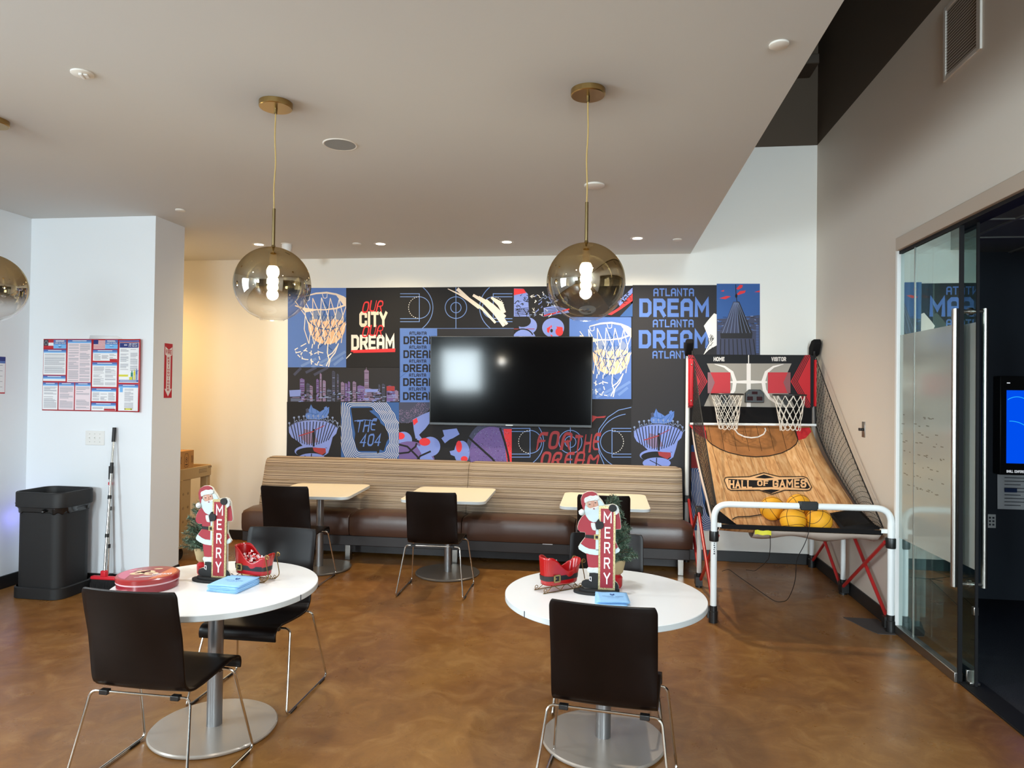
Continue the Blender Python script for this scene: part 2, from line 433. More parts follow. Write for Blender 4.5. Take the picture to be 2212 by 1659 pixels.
for k, (wx, ww, wp, zs0, zs1) in enumerate(WINDOWS):
    a, b = wx-ww/2, wx+ww/2
    fr = MB().box(a, a+.05, YREAR-.09, YREAR-.03, zs0, zs1).box(b-.05, b, YREAR-.09, YREAR-.03, zs0, zs1).box(a, b, YREAR-.09, YREAR-.03, zs0, zs0+.05).box(a, b, YREAR-.09, YREAR-.03, zs1-.05, zs1).box(wx-.02, wx+.02, YREAR-.09, YREAR-.03, zs0, zs1)
    w = struct(fr.build('window_%d' % (k+3), 'black_plastic', smooth=False))
    MB().sheet([(a, YREAR-.06, zs0), (b, YREAR-.06, zs0), (b, YREAR-.06, zs1), (a, YREAR-.06, zs1)]).build('pane', 'window_glass', w)
fr = MB()
for a, b, c_, d_ in ((ly0, ly0+.05, lz0, lz1), (ly1-.05, ly1, lz0, lz1), (ly0, ly1, lz0, lz0+.05), (ly0, ly1, lz1-.05, lz1), (1.18, 1.22, lz0, lz1)): fr.box(XL-.09, XL-.05, a, b, c_, d_)
w = struct(fr.build('window_2', 'black_plastic', smooth=False))
MB().sheet([(XL-.07, ly0, lz0), (XL-.07, ly1, lz0), (XL-.07, ly1, lz1), (XL-.07, ly0, lz1)]).build('pane', 'window_glass', w)
# baseboards
bt, bh = 0.014, 0.112
struct(MB().box(-8.0, XR, YB-bt, YB, 0, bh).build('baseboard_back', 'baseboard_rubber', bevel=.003))
struct(MB().box(XR-bt, XR, 5.56, YB-bt, 0, bh).build('baseboard_right', 'baseboard_rubber', bevel=.003))
struct(MB().box(XL, XL+bt, YREAR, YC-bt, 0, bh).build('baseboard_left', 'baseboard_rubber', bevel=.003))
struct(MB().box(XL, XC+bt, YC-bt, YC, 0, bh).box(XC, XC+bt, YC, 6.01, 0, bh).build('baseboard_pier', 'baseboard_rubber', bevel=.003))
# upper void: steel stubs against the dark paint
struct(MB().box(1.30, 2.10, 7.25, YB, 5.12, 5.22).box(1.5, 1.98, 7.4, YB, 5.22, 5.42).build('ceiling_beam', mat('void_steel', (70, 60, 50), 0.7), bevel=.01))
struct(MB().box(1.25, 2.02, 5.75, 6.05, 5.15, 5.35).build('ceiling_beam', 'void_steel', bevel=.01))

# ------------------------------------------------------------------ glass front of the conference room
mat('header_paint', (186, 170, 154), 0.5, 0.0)
struct(MB().box(XR-.03, XR+.13, 0.8, 5.515, 2.862, 2.957).build('trim_1', 'header_paint', bevel=.004))
mat('track_dark', (24, 24, 26), 0.6, spec=.2)
struct(MB().box(XR-.005, XR+.10, 0.8, 5.515, 2.838, 2.862).build('trim_2', 'track_dark', bevel=.003))
struct(MB().box(XR-.018, XR+.125, 5.512, 5.545, 0, 2.957).build('trim_3', 'white_plastic', bevel=.003))
struct(MB().box(XR-.02, XR+.03, 4.625, 5.512, 0, 0.062).build('trim_4', 'brushed', bevel=.004))
struct(MB().box(XR+.0, XR+.14, 0.8, 4.625, 0, 0.012).build('trim_5', 'track_dark', bevel=.002))
thin_glass('partition_glass', (0.55, 0.68, 0.68), 1.0, power=1.7)
thin_glass('frosted_film', (0.45, 0.52, 0.52), 0.5, 0.14, (190, 194, 186), 0.72, 2.5)
def pane_sheet(X, y0, y1, z0, z1): return MB().sheet([(X, y1, z0), (X, y0, z0), (X, y0, z1), (X, y1, z1)])
g = struct(pane_sheet(XR+.008, 4.625, 5.512, 0.03, 2.85).build('window_1', 'partition_glass'), 'fixed glass panel')
pane_sheet(XR+.005, 4.628, 5.512, 0.715, 2.228).build('frosted_film', 'frosted_film', g)
mk = MB(); rk = random.Random(12)
for k in range(60):
    y, z = rk.uniform(4.80, 5.46), rk.choice([1.62, 1.56, 1.50, 1.44, 1.36, 1.28, 1.20, 1.12])+rk.uniform(-.012, .012); w_ = rk.uniform(.015, .05)
    mk.sheet([(XR+.0045, y+w_, z), (XR+.0045, y, z), (XR+.0045, y, z+.006), (XR+.0045, y+w_, z+.007)])
mk.build('marker_traces', thin_glass('marker_smear', (.40, .44, .42), .3, .2, (150, 146, 136), .6, 2.5), g)
MB().box(XR-.004, XR+.02, 4.613, 4.627, 0.0, 2.85).build('edge_gasket', 'track_dark', g)
MB().box(XR+.002, XR+.012, 5.268, 5.273, 0.06, 2.85).build('glass_joint', 'steel', g)
XD = 2.25
d = struct(pane_sheet(XD, 4.556, 5.50, 0.012, 2.85).build('door_1', 'partition_glass'), 'sliding glass door')
pane_sheet(XD-.003, 4.558, 5.50, 0.715, 2.228).build('frosted_film', 'frosted_film', d)
MB().box(XD-.008, XD+.008, 4.548, 4.558, 0.012, 2.85).build('edge_strip', 'track_dark', d)
hm = MB(); zt, zb, yh = 2.303, 0.607, 4.642
for sx in (-.087, .087):
    hm.tube([(XD+sx, yh, zb-.018), (XD+sx, yh, zt+.018)], .0185, 20)
for z in (zt, zb): hm.tube([(XD-.087, yh, z), (XD+.087, yh, z)], .013, 14); hm.tube([(XD-.012, yh, z), (XD+.012, yh, z)], .024, 18)
hm.build('door_handle', 'steel', d)
MB().box(XD-.03, XD+.03, 4.60, 4.615, 0.013, 0.09).box(XD-.03, XD+.03, 4.56, 4.60, .013, .03).build('floor_guide', 'steel', d, bevel=.003)
MB().box(XD-.014, XD+.014, 4.552, 4.582, 0.44, 0.49).build('lock_clip', 'steel', d, bevel=.003)

# ------------------------------------------------------------------ conference room behind the glass
mat('conference_wall', (46, 52, 62), 0.7)
def carpet():
    mt = mat('carpet', (52, 53, 60), 0.95, spec=0.1, bump=(420, 0.5), vary=(240, 0.75))
carpet()
struct(MB().box(2.22, 6.6, -1, 6.62, -0.12, 0.0).build('floor_carpet', 'carpet', smooth=False))
struct(MB().box(XR+.12, 6.6, 6.6, 6.72, 0, 3.06).build('wall_conference', 'conference_wall', smooth=False))
struct(MB().box(6.6, 6.72, -1, 6.72, 0, 3.06).box(XR+.12, 6.72, -1.1, -1, 0, 3.06).build('wall_conference_side', 'conference_wall', smooth=False))
cm = MB().box(XR+.12, 6.6, -1, 6.6, 3.06, 3.16)
for k in range(1, 8): cm.box(XR+.12, 6.6, 6.6-.61*k-.012, 6.6-.61*k+.012, 3.05, 3.062, 1)
for k in range(1, 8): cm.box(XR+.12+.61*k-.012, XR+.12+.61*k+.012, -1, 6.6, 3.049, 3.061, 1)
struct(cm.build('ceiling_conference', [mat('ceiling_tile', (150, 154, 152), 0.9), mat('tile_grid', (176, 180, 178), 0.6)], smooth=False))
t = thing('display_screen', 'black wall display glowing blue behind the glass door', 'screen', (3.72, 6.515, 1.50))
MB().box(-.335, .335, -.03, .07, -.395, .46).build('bezel', 'black_plastic', t, bevel=.008)
emission('screen_blue', (0.0, 0.09, 1.0), 0.85)
MB().sheet([(-.283, -.033, -.294), (.283, -.033, -.294), (.283, -.033, .336), (-.283, -.033, .336)]).build('screen_panel', 'screen_blue', t)
emission('screen_line', (0.02, 0.45, 1.0), 1.0); emission('screen_text', (0.8, 0.85, 0.9), 0.9)
sm, sc_ = MB(), MB()
for cx, cz, r in ((-.20, .16, .12), (-.25, -.12, .19)):
    for q in ribbon([p for p in ell(cx, cz, r, r, 24, 10, 170)], .006):
        if all(-.282 < a < .282 and -.29 < b < .33 for a, b in q): sm.sheet([(a, -.035, b) for a, b in q])
for q in lettering('SMALL CONFERENCE ROOM', -.28, -.375, .22, .022, 1.4, down=False): sc_.sheet([(a, -.0315, b) for a, b in q])
sm.build('screen_arcs', 'screen_line', t); sc_.build('caption', 'screen_text', t)
MB().box(-.28, -.255, -.0325, -.031, .395, .403).build('status_bar', 'screen_text', t)
t = thing('notice_sheet', 'white printed notice taped under the blue display', 'paper', (3.60, 6.59, 0.95))
n = MB().grid([[(x, -.004-.012*(1-z)*abs(x)*2, -.155+.31*z) for x in (-.18, 0, .18)] for z in (0, .5, 1)])
n.build('sheet', 'paper', t)
n = MB(); mat('grey_ink', (70, 72, 80), 0.8); mat('navy_ink', (40, 62, 110), 0.7)
for k in range(9): n.sheet([(-.13, -.02, .125-k*.03), (.10-.05*(k % 3), -.02, .125-k*.03), (.10-.05*(k % 3), -.02, .119-k*.03), (-.13, -.02, .119-k*.03)])
n.box(-.13, -.03, -.022, -.02, -.005, .03, 1).build('printed_text', ['grey_ink', 'navy_ink'], t)
t = thing('wall_outlet', 'white power outlet plate low on dark conference room wall', 'outlet', (3.376, 6.596, 0.685))
MB().box(-.036, .036, -.008, .002, -.06, .06).build('plate', 'white_plastic', t, bevel=.003)
m_ = MB()
for z in (-.03, 0, .03):
    for x in (-.014, .014): m_.box(x-.008, x+.008, -.010, -.004, z-.008, z+.008)
m_.build('sockets', 'grey_ink', t)

# ================================================================== WALL MURAL (printed panels on the back wall)
MUR = [('mural_dark', (44, 44, 47)), ('mural_blue', (94, 126, 196)), ('mural_mid_blue', (64, 98, 158)), ('mural_cream', (240, 224, 208)),
       ('mural_red', (222, 66, 72)), ('mural_white', (238, 234, 230)), ('mural_mauve', (132, 116, 150)), ('mural_grey_blue', (132, 148, 186)),
       ('mural_purple', (112, 94, 150)), ('mural_dull_red', (158, 66, 70)), ('mural_lavender', (128, 146, 214)), ('mural_slate', (74, 78, 100)), ('mural_peach', (232, 196, 164)), ('mural_charcoal', (54, 54, 58)),
       ('mural_pale', (118, 148, 208))]
for n_, c_ in MUR: mat(n_, c_, 0.7, spec=0.12)
MI = {n_[6:]: i for i, (n_, c_) in enumerate(MUR)}
YM = YB-0.006
def crop(x0, y0, s): return lambda p: (x0+p[0]/s, y0+p[1]/s)
cA, cB, cC, cN = crop(600, 600, 3.95), crop(860, 600, 3.95), crop(1090, 590, 3.858), crop(1440, 720, 4.148)
def clip(poly, x0, x1, y0, y1):
    for ax, lim, sg in ((0, x0, 1), (0, x1, -1), (1, y0, 1), (1, y1, -1)):
        out = []
        for i in range(len(poly)):
            a, b = poly[i-1], poly[i]
            ia, ib = (a[ax]-lim)*sg >= 0, (b[ax]-lim)*sg >= 0
            if ia != ib:
                t = (lim-a[ax])/(b[ax]-a[ax]); out.append((a[0]+(b[0]-a[0])*t, a[1]+(b[1]-a[1])*t))
            if ib: out.append(b)
        poly = out
        if len(poly) < 3: return []
    return poly
mural = thing('wall_mural', 'dark and blue basketball themed wall mural on the back wall', 'mural', (0, YB, 0))
class Panel:
    def __init__(s, name, x0, x1, y0, y1, base, fn=None, shift=(0, 0)):
        s.n = name; s.r = (x0, x1, y0, y1); s.mb = MB(); s.fn = fn or (lambda p: p); s.sh = shift
        s._put([(x0, y0), (x1, y0), (x1, y1), (x0, y1)], base, 0)
    def _put(s, px, mi, layer):
        vs = [at(x, y, Y=YB) for x, y in px]
        s.cnt = getattr(s, 'cnt', 0)+1; y = -0.004-layer*0.00035-(s.cnt % 40)*0.000007
        vs = [(v.x, y, v.z) for v in vs]
        if sum((vs[i][0]*vs[(i+1) % len(vs)][2]-vs[(i+1) % len(vs)][0]*vs[i][2]) for i in range(len(vs))) < 0: vs = vs[::-1]
        s.mb.sheet(vs, MI[mi])
    def poly(s, pts, mi, layer=1):
        q = clip([(a+s.sh[0], b+s.sh[1]) for a, b in map(s.fn, pts)], *s.r)
        if len(q) >= 3: s._put(q, mi, layer)
    def line(s, pts, w, mi, layer=2, closed=False):
        for q in ribbon(pts, w, closed): s.poly(q, mi, layer)
    def dash(s, pts, w, mi, layer=2, on=2, off=1):
        i = 0
        while i+on < len(pts): s.line(pts[i:i+on+1], w, mi, layer); i += on+off
    def text(s, t, x0, x1, y0, y1, mi, layer=3, stroke=1.35, slant=0, **k):
        for q in lettering(t, x0, y1, x1-x0, y1-y0, stroke, slant, **k): s.poly(q, mi, layer)
    def build(s): return s.mb.build(s.n, [n_ for n_, c_ in MUR], mural, smooth=False)

def hoop_art(p):
    p.poly(ell(420, 410, 160, 160, 40), 'grey_blue', 1)
    p.poly(clip(ell(420, 410, 158, 158, 60), 0, 900, 372, 900), 'peach', 2)
    p.poly([(262, 372), (330, 352), (400, 372), (470, 350), (578, 372), (578, 388), (262, 388)], 'peach', 2)
    p.poly([(372, 262), (440, 255), (505, 285), (470, 330), (400, 330)], 'blue', 2)
    # ball seams and the netting seen in front of the ball
    for a in (ell(300, 380, 150, 230, 16, -50, 70), ell(560, 420, 190, 230, 16, 120, 240), ell(420, 250, 200, 190, 16, 30, 150)): p.line(a, 9, 'mid_blue', 3)
    for x0, x1 in ((290, 400), (340, 470), (400, 540), (280, 340), (470, 575)):
        p.line([(x0, 320), ((x0+x1)/2, 425), (x1-20, 520)], 6, 'mid_blue', 4); p.line([(x1+20, 320), ((x0+x1)/2, 440), (x0, 520)], 6, 'mid_blue', 4)
    # rim, back and front
    p.line([(235, 158), (330, 134), (420, 128), (500, 142), (560, 165), (640, 215)], [8, 14, 16, 16, 15, 12], 'cream', 8)
    p.line([(150, 238), (220, 262), (300, 272), (400, 274), (500, 262), (600, 225)], [10, 16, 10, 10, 14, 16], 'cream', 8)
    p.poly([(500, 150), (560, 168), (600, 200), (600, 260), (560, 230)], 'cream', 7)
    p.poly([(205, 262), (300, 264), (330, 280), (240, 296)], 'cream', 7)
    for x, y in ((250, 160), (400, 138), (540, 160)):
        p.line([(x-18, y), (x-8, y+34), (x+8, y+38), (x+22, y+30), (x+24, y)], 5, 'white', 6)
    # diamonds of cord narrowing down to the loose loops
    lev = [(150, 600, 200, 30), (205, 590, 320, 8), (228, 560, 440, 10), (245, 520, 560, 14)]
    def node(l, i): x0, x1, y, b_ = lev[l]; f = (i+.5*(l % 2))/6; return (x0+(x1-x0)*f, y+b_*sin(pi*f)-(60*sin(pi*f) if l == 0 else 0))
    for l in range(3):
        for i in range(7):
            for d in (0, 1 if l % 2 else -1):
                if 0 <= i+d <= 6: p.line([node(l, i), node(l+1, i+d)], 6.5, 'white' if (i+l) % 2 else 'cream', 6)
    def dense(n): return [n[0]]+[(a[0]+(b[0]-a[0])*t, a[1]+(b[1]-a[1])*t) for a, b in zip(n, n[1:]) for t in (.25, .5, .75, 1)]
    for n in ([(245, 560), (150, 612), (160, 645), (205, 690), (270, 702)], [(250, 600), (200, 650), (215, 695), (280, 700), (330, 742), (385, 748)], [(160, 640), (240, 620), (300, 655), (350, 632), (430, 652)], [(300, 565), (285, 640), (290, 740)], [(350, 570), (345, 640), (362, 700), (330, 745)]):
        p.dash(dense(n), 8, 'white', 6, 2, 1)
    for n in ([(430, 560), (425, 640), (440, 700), (415, 755)], [(520, 560), (490, 640), (450, 690), (435, 760)], [(425, 672), (470, 640), (515, 575)]): p.line(n, 9, 'white', 6)
    for a, b in (((200, 755), (330, 690)), ((290, 765), (430, 690)), ((380, 755), (580, 630)), ((480, 745), (560, 680))): p.line([a, b], 22, 'pale', 2)
def crown_art(p):
    p.poly([(285, 1080), (300, 1110), (330, 1125), (360, 1145), (400, 1120), (440, 1102), (438, 1150), (415, 1195), (350, 1210), (250, 1205), (235, 1180), (250, 1130), (270, 1120)], 'blue', 1)
    p.poly([(95, 1270), (150, 1235), (230, 1215), (310, 1210), (400, 1220), (470, 1245), (515, 1280), (500, 1330), (470, 1360), (455, 1420), (430, 1500), (420, 1450), (330, 1430), (220, 1440), (180, 1400), (120, 1360), (98, 1320)], 'lavender', 1)
    p.poly([(230, 1290), (300, 1310), (350, 1400), (260, 1420), (200, 1370)], 'mauve', 2)
    for a_, b_ in (((285, 1085), (300, 1200)), ((330, 1130), (345, 1205)), ((360, 1150), (300, 1180)), ((438, 1110), (390, 1190)), ((410, 1130), (360, 1200)), ((250, 1150), (330, 1165))): p.line([a_, b_], 4, 'mid_blue', 3)
    p.poly([(240, 1120), (262, 1112), (268, 1150), (246, 1160)], 'slate', 2); p.poly([(395, 1110), (415, 1095), (425, 1110), (405, 1135)], 'blue', 1)
    p.line([(95, 1270), (150, 1235), (230, 1215), (310, 1210), (400, 1220), (470, 1245), (515, 1280)], 7, 'slate', 4)
    for k in range(15):
        x = 110+k*28; p.line([(x, 1245-18*sin(pi*k/14)), (150+(x-110)*0.72, 1385+45*sin(pi*k/14))], 7, 'dark', 3)
    p.line([(310, 1290), (308, 1440)], 16, 'dark', 4); p.line([(180, 1350), (310, 1310)], 9, 'dull_red', 4); p.line([(320, 1300), (400, 1260)], 6, 'dull_red', 4)
    p.poly(ell(290, 1480, 145, 55, 24), 'lavender', 2); p.poly(ell(285, 1490, 128, 44, 24), 'dark', 3)
    p.poly([(300, 1448), (410, 1455), (412, 1490), (380, 1512), (310, 1480)], 'dull_red', 4)
    p.poly(ell(290, 1545, 120, 48, 22), 'lavender', 4); p.line([(290, 1500), (285, 1600)], 8, 'dark', 5); p.line([(230, 1520), (350, 1580)], 6, 'dark', 5)
    for k in range(11):
        x = 100+k*41; y = 1200-22*sin(pi*k/10)+ (40 if k in (0, 10) else 0)
        p.poly(ell(x, y, 9, 9, 10), 'grey_blue', 3); p.line([(x, y), (x+4, y+45)], 4, 'grey_blue', 2)
        p.line([(x, y+45), (x+20, y+22), (x+41, y+45)], 4, 'grey_blue', 2)
def georgia_art(p):
    hull = [(622, 1106), (802, 1106), (886, 1216), (952, 1372), (908, 1484), (690, 1482), (648, 1350)]
    n = len(hull)
    for k in range(9):
        d = 14+13.5*k; off = []
        for i in range(n):
            a, b, c = Vector(hull[i-1]), Vector(hull[i]), Vector(hull[(i+1) % n])
            n1 = Vector(((b-a).y, -(b-a).x)).normalized(); n2 = Vector(((c-b).y, -(c-b).x)).normalized(); mv = (n1+n2).normalized()
            off.append((*(b+mv*d/max(.5, mv.dot(n1))), 0))
        rp = [(v.x, v.y) for v in fillet(off, 30+d*0.5, 6, True)]
        # ripple along the right hand side
        dense = []
        for i in range(len(rp)):
            a, b = rp[i-1], rp[i]; m_ = max(1, int(math.dist(a, b)/14))
            dense += [(a[0]+(b[0]-a[0])*t/m_, a[1]+(b[1]-a[1])*t/m_) for t in range(1, m_+1)]
        dense = [(x+(5*sin(y/13.0) if x > 800 and y > 1130 else 2*sin(y/17.0)), y) for x, y in dense]
        p.line(dense, 3.8, 'white', 2, True)
    p.poly([(625, 1110), (800, 1108), (815, 1130), (782, 1134), (800, 1152), (838, 1180), (870, 1215), (880, 1242), (915, 1270), (935, 1310), (950, 1370), (930, 1400), (918, 1440), (905, 1478), (872, 1465), (866, 1492), (852, 1500), (846, 1480), (690, 1478), (668, 1440), (656, 1380), (662, 1330), (642, 1220)], 'dark', 3)
    for t, b in (('THE', (668, 835, 1205, 1312)), ('404', (700, 872, 1328, 1435))):
        p.text(t, *b, 'blue', 4, 1.0, 0.28, rough=0.5, soft=(t == 'THE'))
    p.line([(655, 1222), (740, 1212), (845, 1222)], 7, 'blue', 5)

p = Panel('hoop_panel', 622, 748, 622, 793.5, 'blue', cA); hoop_art(p); p.build()
p = Panel('slogan_panel', 748, 864, 622, 794, 'dark', cA)
p.text('CITY', 697, 935, 288, 420, 'cream', 2, 1.75, gap=.55); p.text('DREAM', 628, 998, 487, 618, 'white', 2, 1.75, gap=.55)
for y0, y1 in ((198, 295), (408, 502)):
    p.text('OUR', 716, 895, y0, y1, 'red', 4, 0.95, 0.24, rough=0.5, soft=True)
p.poly([(625, 618), (1005, 603), (1003, 634), (640, 642), (650, 632), (625, 632)], 'red', 4)
p.line([(585, 690), (628, 645)], 8, 'white', 3)
rnd = random.Random(3)
for k in range(14): x, y = rnd.uniform(640, 980), rnd.uniform(495, 610); p.line([(x, y), (x+rnd.uniform(8, 30), y+rnd.uniform(-8, 8))], 2, 'charcoal', 3)
p.build()
p = Panel('skyline_panel', 622, 862.5, 793.5, 868, 'charcoal', cA)
rnd = random.Random(11)
for x, w, h in [(190, 40, 190), (245, 30, 150), (330, 22, 185), (360, 16, 235), (385, 26, 175), (465, 26, 255), (505, 18, 230), (540, 30, 160), (575, 20, 150), (600, 18, 165), (640, 30, 165), (680, 60, 130), (740, 38, 265), (760, 60, 105), (860, 16, 140), (890, 26, 145), (930, 70, 128), (270, 30, 130), (110, 90, 90), (420, 40, 100), (820, 50, 95), (1000, 30, 90)]:
    p.poly([(x, 1055), (x, 1055-h), (x+w*.35, 1055-h-8), (x+w, 1055-h+4), (x+w, 1055)], rnd.choice(['mauve', 'slate', 'mauve', 'purple']), 1)
    for k in range(int(h/14)):
        if rnd.random() < .75: p.line([(x+3, 1050-k*14), (x+w-3, 1050-k*14)], 4, rnd.choice(['charcoal', 'grey_blue', 'mauve', 'charcoal']), 2)
p.line([(755, 790), (758, 760)], 4, 'mauve', 2); p.poly([(735, 800), (757, 780), (780, 800)], 'mauve', 2)
for k in range(150):
    x, y = rnd.uniform(95, 1035), rnd.uniform(960, 1056); w, h = rnd.uniform(6, 46), rnd.uniform(3, 13)
    p.poly([(x, y), (x+w, y+rnd.uniform(-4, 4)), (x+w*.8, y+h), (x-3, y+h*.8)], rnd.choice(['lavender', 'dark', 'grey_blue', 'dark', 'mauve', 'charcoal']), 3)
p.poly([(930, 925), (998, 925), (998, 965), (930, 965)], 'dull_red', 4); p.poly([(100, 960), (200, 955), (195, 1010), (105, 1015)], 'lavender', 4); p.poly([(745, 950), (860, 950), (850, 975), (750, 975)], 'lavender', 4)
for a, b in (((140, 830), (200, 770)), ((240, 810), (330, 765)), ((310, 830), (430, 765))): p.line([a, b], 22, 'slate', 1)
p.build()
p = Panel('arena_panel', 620, 737, 868, 1010, 'dark', cA); crown_art(p); p.build()
p = Panel('state_map_panel', 737, 862, 869, 1010, 'mid_blue', cA); georgia_art(p); p.build()
# court lines with brush marks
def court(p, x0, xm, x1, yc, top, bot, box_h, r):
    L = 'pale'
    for sx, xe, xk in ((1, x0, x0+164), (-1, x1, x1-164)):
        for yy in (top, top+26, bot-26, bot): p.line([(xe, yy), (xk, yy)], 6, L)
        p.line([(xk, top-3), (xk, bot+3)], 6, L)
        p.line([(xk+sx*q[0], q[1]) for q in ell(0, yc, r, r, 24, -90, 90)], 6, L)
        p.dash([(xk-sx*q[0], q[1]) for q in ell(0, yc, r, r, 31, -90, 90)], 5, 'white', 2, 1, 1)
        p.line([(xe+sx*q[0], q[1]) for q in ell(0, yc, 280, 240, 30, -80, 80)], 6, L)
    p.line([(xm, yc-250), (xm, yc+250)], 6, L); p.line(ell(xm, yc, r, r, 40), 6, L, 2, True); p.line(ell(xm, yc, r*.48, r*.48, 30), 6, L, 2, True)
p = Panel('court_panel', 864, 1110, 621, 710, 'dark', cB); court(p, 18, 494, 976, 255, 137, 375, 0, 92); p.line([(10, 434), (990, 434)], 6, 'pale')
for pts, w in (([(640, 148), (735, 205), (830, 300), (905, 412)], [22, 34, 36, 26]), ([(750, 190), (835, 270), (930, 398)], [20, 34, 22]), ([(795, 168), (870, 222), (905, 300)], [18, 46, 34]),
               ([(505, 95), (600, 180), (720, 265), (832, 385)], [30, 26, 24, 20]), ([(425, 95), (520, 140), (600, 190), (690, 262)], [6, 14, 20, 14]), ([(690, 160), (800, 240), (915, 335)], [10, 40, 24])): p.line(pts, w, 'cream', 4)
p.build()
p = Panel('word_panel', 864, 944.5, 710, 869, 'blue', cA)
for k in range(5):
    o = k*119
    p.text('ATLANTA', 1125-k*1.2, 1270-k*1.2, 460+o, 488+o, 'dark', 2, 1.6, gap=.8); p.text('DREAM', 1074-k, 1348-k, 500+o, 567+o, 'dark', 2, 1.5, gap=.8)
p.line([(1040, 855), (1090, 815), (1130, 760), (1045, 800)], 3, 'mid_blue', 1)
p.build()
Panel('plain_panel', 944.5, 1110, 710, 869, 'charcoal', cA).build()
p = Panel('player_panel', 862, 1105.5, 869, 1012, 'dark', cB)
p.poly(ell(60, 1010, 235, 230, 30), 'slate', 1)
for k in range(260):
    a, r = rnd.uniform(20, 110), rnd.uniform(120, 230); x, y = 60+r*cos(radians(a)), 1010+r*sin(radians(a)); p.poly(ell(x, y, 3, 3, 5), 'mauve', 2)
p.poly([(125, 1210), (200, 1170), (275, 1140), (300, 1200), (230, 1290), (180, 1340), (205, 1372), (150, 1372), (135, 1300)], 'lavender', 2); p.poly([(125, 1215), (160, 1195), (170, 1230), (135, 1260)], 'red', 3)
p.poly(ell(45, 1385, 75, 72, 22), 'lavender', 1); p.poly(ell(20, 1350, 38, 30, 14), 'red', 2)
p.poly(ell(100, 1580, 215, 185, 30), 'purple', 2)
p.poly([(150, 1420), (250, 1470), (310, 1560), (310, 1610), (120, 1610), (200, 1500)], 'lavender', 3)
for a in ([(0, 1500), (90, 1490), (150, 1440), (160, 1410)], [(0, 1420), (80, 1440), (160, 1520), (220, 1600)], [(130, 1600), (190, 1520), (280, 1480)]): p.line(a, 15, 'dark', 4)
p.poly(ell(275, 1440, 86, 84, 24), 'lavender', 3); p.poly(ell(228, 1400, 48, 34, 16), 'red', 4); p.poly([(180, 1340), (205, 1372), (200, 1400), (160, 1380)], 'lavender', 3)
p.poly([(380, 1300), (500, 1285), (525, 1335), (470, 1368), (440, 1380), (400, 1412), (370, 1370), (395, 1350)], 'lavender', 2)
p.poly(ell(545, 1490, 66, 100, 24), 'lavender', 2); p.poly(ell(520, 1440, 26, 50, 14), 'red', 3); p.poly(ell(565, 1545, 30, 24, 14), 'red', 3); p.poly([(440, 1480), (480, 1470), (500, 1530), (450, 1510)], 'lavender', 2)
p.poly(ell(830, 1470, 250, 260, 40), 'slate', 2); p.poly(ell(800, 1500, 190, 230, 30), 'purple', 3)
p.poly([(900, 1290), (975, 1290), (975, 1600), (930, 1600)], 'red', 3)
for k in range(420):
    a, r = rnd.uniform(0, 360), rnd.uniform(0, 1)**.5; x, y = 800+200*r*cos(radians(a)), 1480+230*r*sin(radians(a)); p.poly(ell(x, y, 2.6, 2.6, 5), rnd.choice(['dark', 'mauve', 'grey_blue']), 4)
for a in ([(600, 1360), (700, 1450), (800, 1540), (850, 1600)], [(870, 1280), (910, 1400), (940, 1520), (950, 1600)]): p.line(a, 17, 'dark', 5)
p.build()
p = Panel('red_slogan_panel', 1105.5, 1363.5, 862, 1014, 'dark', cB)
court(p, 962, 1470, 1989, 1400, 1285, 1530, 0, 98)
p.line([(1990, 1105), (1880, 1130), (1790, 1190), (1715, 1290), (1700, 1380), (1715, 1490), (1765, 1610)], 6, 'pale')
for t, b in (('FOR', (1175, 1470, 1315, 1470)), ('THE', (1500, 1715, 1330, 1485)), ('DREAM', (1205, 1700, 1482, 1612))): p.text(t, *b, 'dull_red', 5, 1.3, 0.24, rough=0.45, soft=True)
p.poly([(1640, 1170), (1700, 1185), (1775, 1178), (1760, 1195), (1690, 1198), (1655, 1235)], 'dull_red', 5)
p.build()
p = Panel('graffiti_panel', 1110, 1366.5, 620, 685, 'dark', cC)
p.poly([(78, 128), (150, 130), (195, 175), (205, 362), (78, 362)], 'lavender', 1); p.poly([(78, 130), (160, 132), (180, 165), (100, 180), (78, 185)], 'red', 2)
p.poly([(325, 290), (420, 270), (520, 300), (540, 330), (330, 362)], 'lavender', 1); p.line([(330, 355), (430, 330), (540, 300)], 12, 'red', 3)
p.poly([(960, 362), (1066, 250), (1066, 362)], 'mid_blue', 1); p.poly([(860, 345), (950, 290), (1066, 170), (1066, 232), (970, 300), (890, 350)], 'red', 2); p.poly([(940, 240), (1066, 120), (1066, 165), (960, 275)], 'lavender', 1)
for k in range(90):
    x, y = rnd.choice([(rnd.uniform(85, 200), rnd.uniform(180, 350)), (rnd.uniform(215, 325), rnd.uniform(180, 360)), (rnd.uniform(330, 470), rnd.uniform(130, 340)), (rnd.uniform(960, 1060), rnd.uniform(130, 240))])
    pts = [(x, y)]
    for j in range(3): pts.append((pts[-1][0]+rnd.uniform(-22, 22), pts[-1][1]+rnd.uniform(-18, 18)+.1))
    p.line(pts, rnd.uniform(3, 7), 'dark' if x < 205 or (x > 900) else rnd.choice(['white', 'lavender', 'grey_blue']), 4)
for k in range(5): p.line([(85, 300+k*13), (200, 290+k*13)], 4, 'dark', 4); p.line([(335, 300+k*13), (500, 285+k*13)], 4, 'dark', 4)
p.build()
p = Panel('halftone_panel', 1110, 1230, 685, 760, 'dark', cC)
p.poly(ell(195, 440, 76, 70, 22), 'lavender', 1); p.poly(ell(150, 400, 70, 50, 18), 'dark', 2); p.poly(ell(165, 545, 95, 75, 24), 'lavender', 2); p.line(ell(150, 540, 90, 74, 20, 200, 340), 10, 'dark', 4); p.line([(78, 466), (250, 466)], 5, 'dull_red', 3)
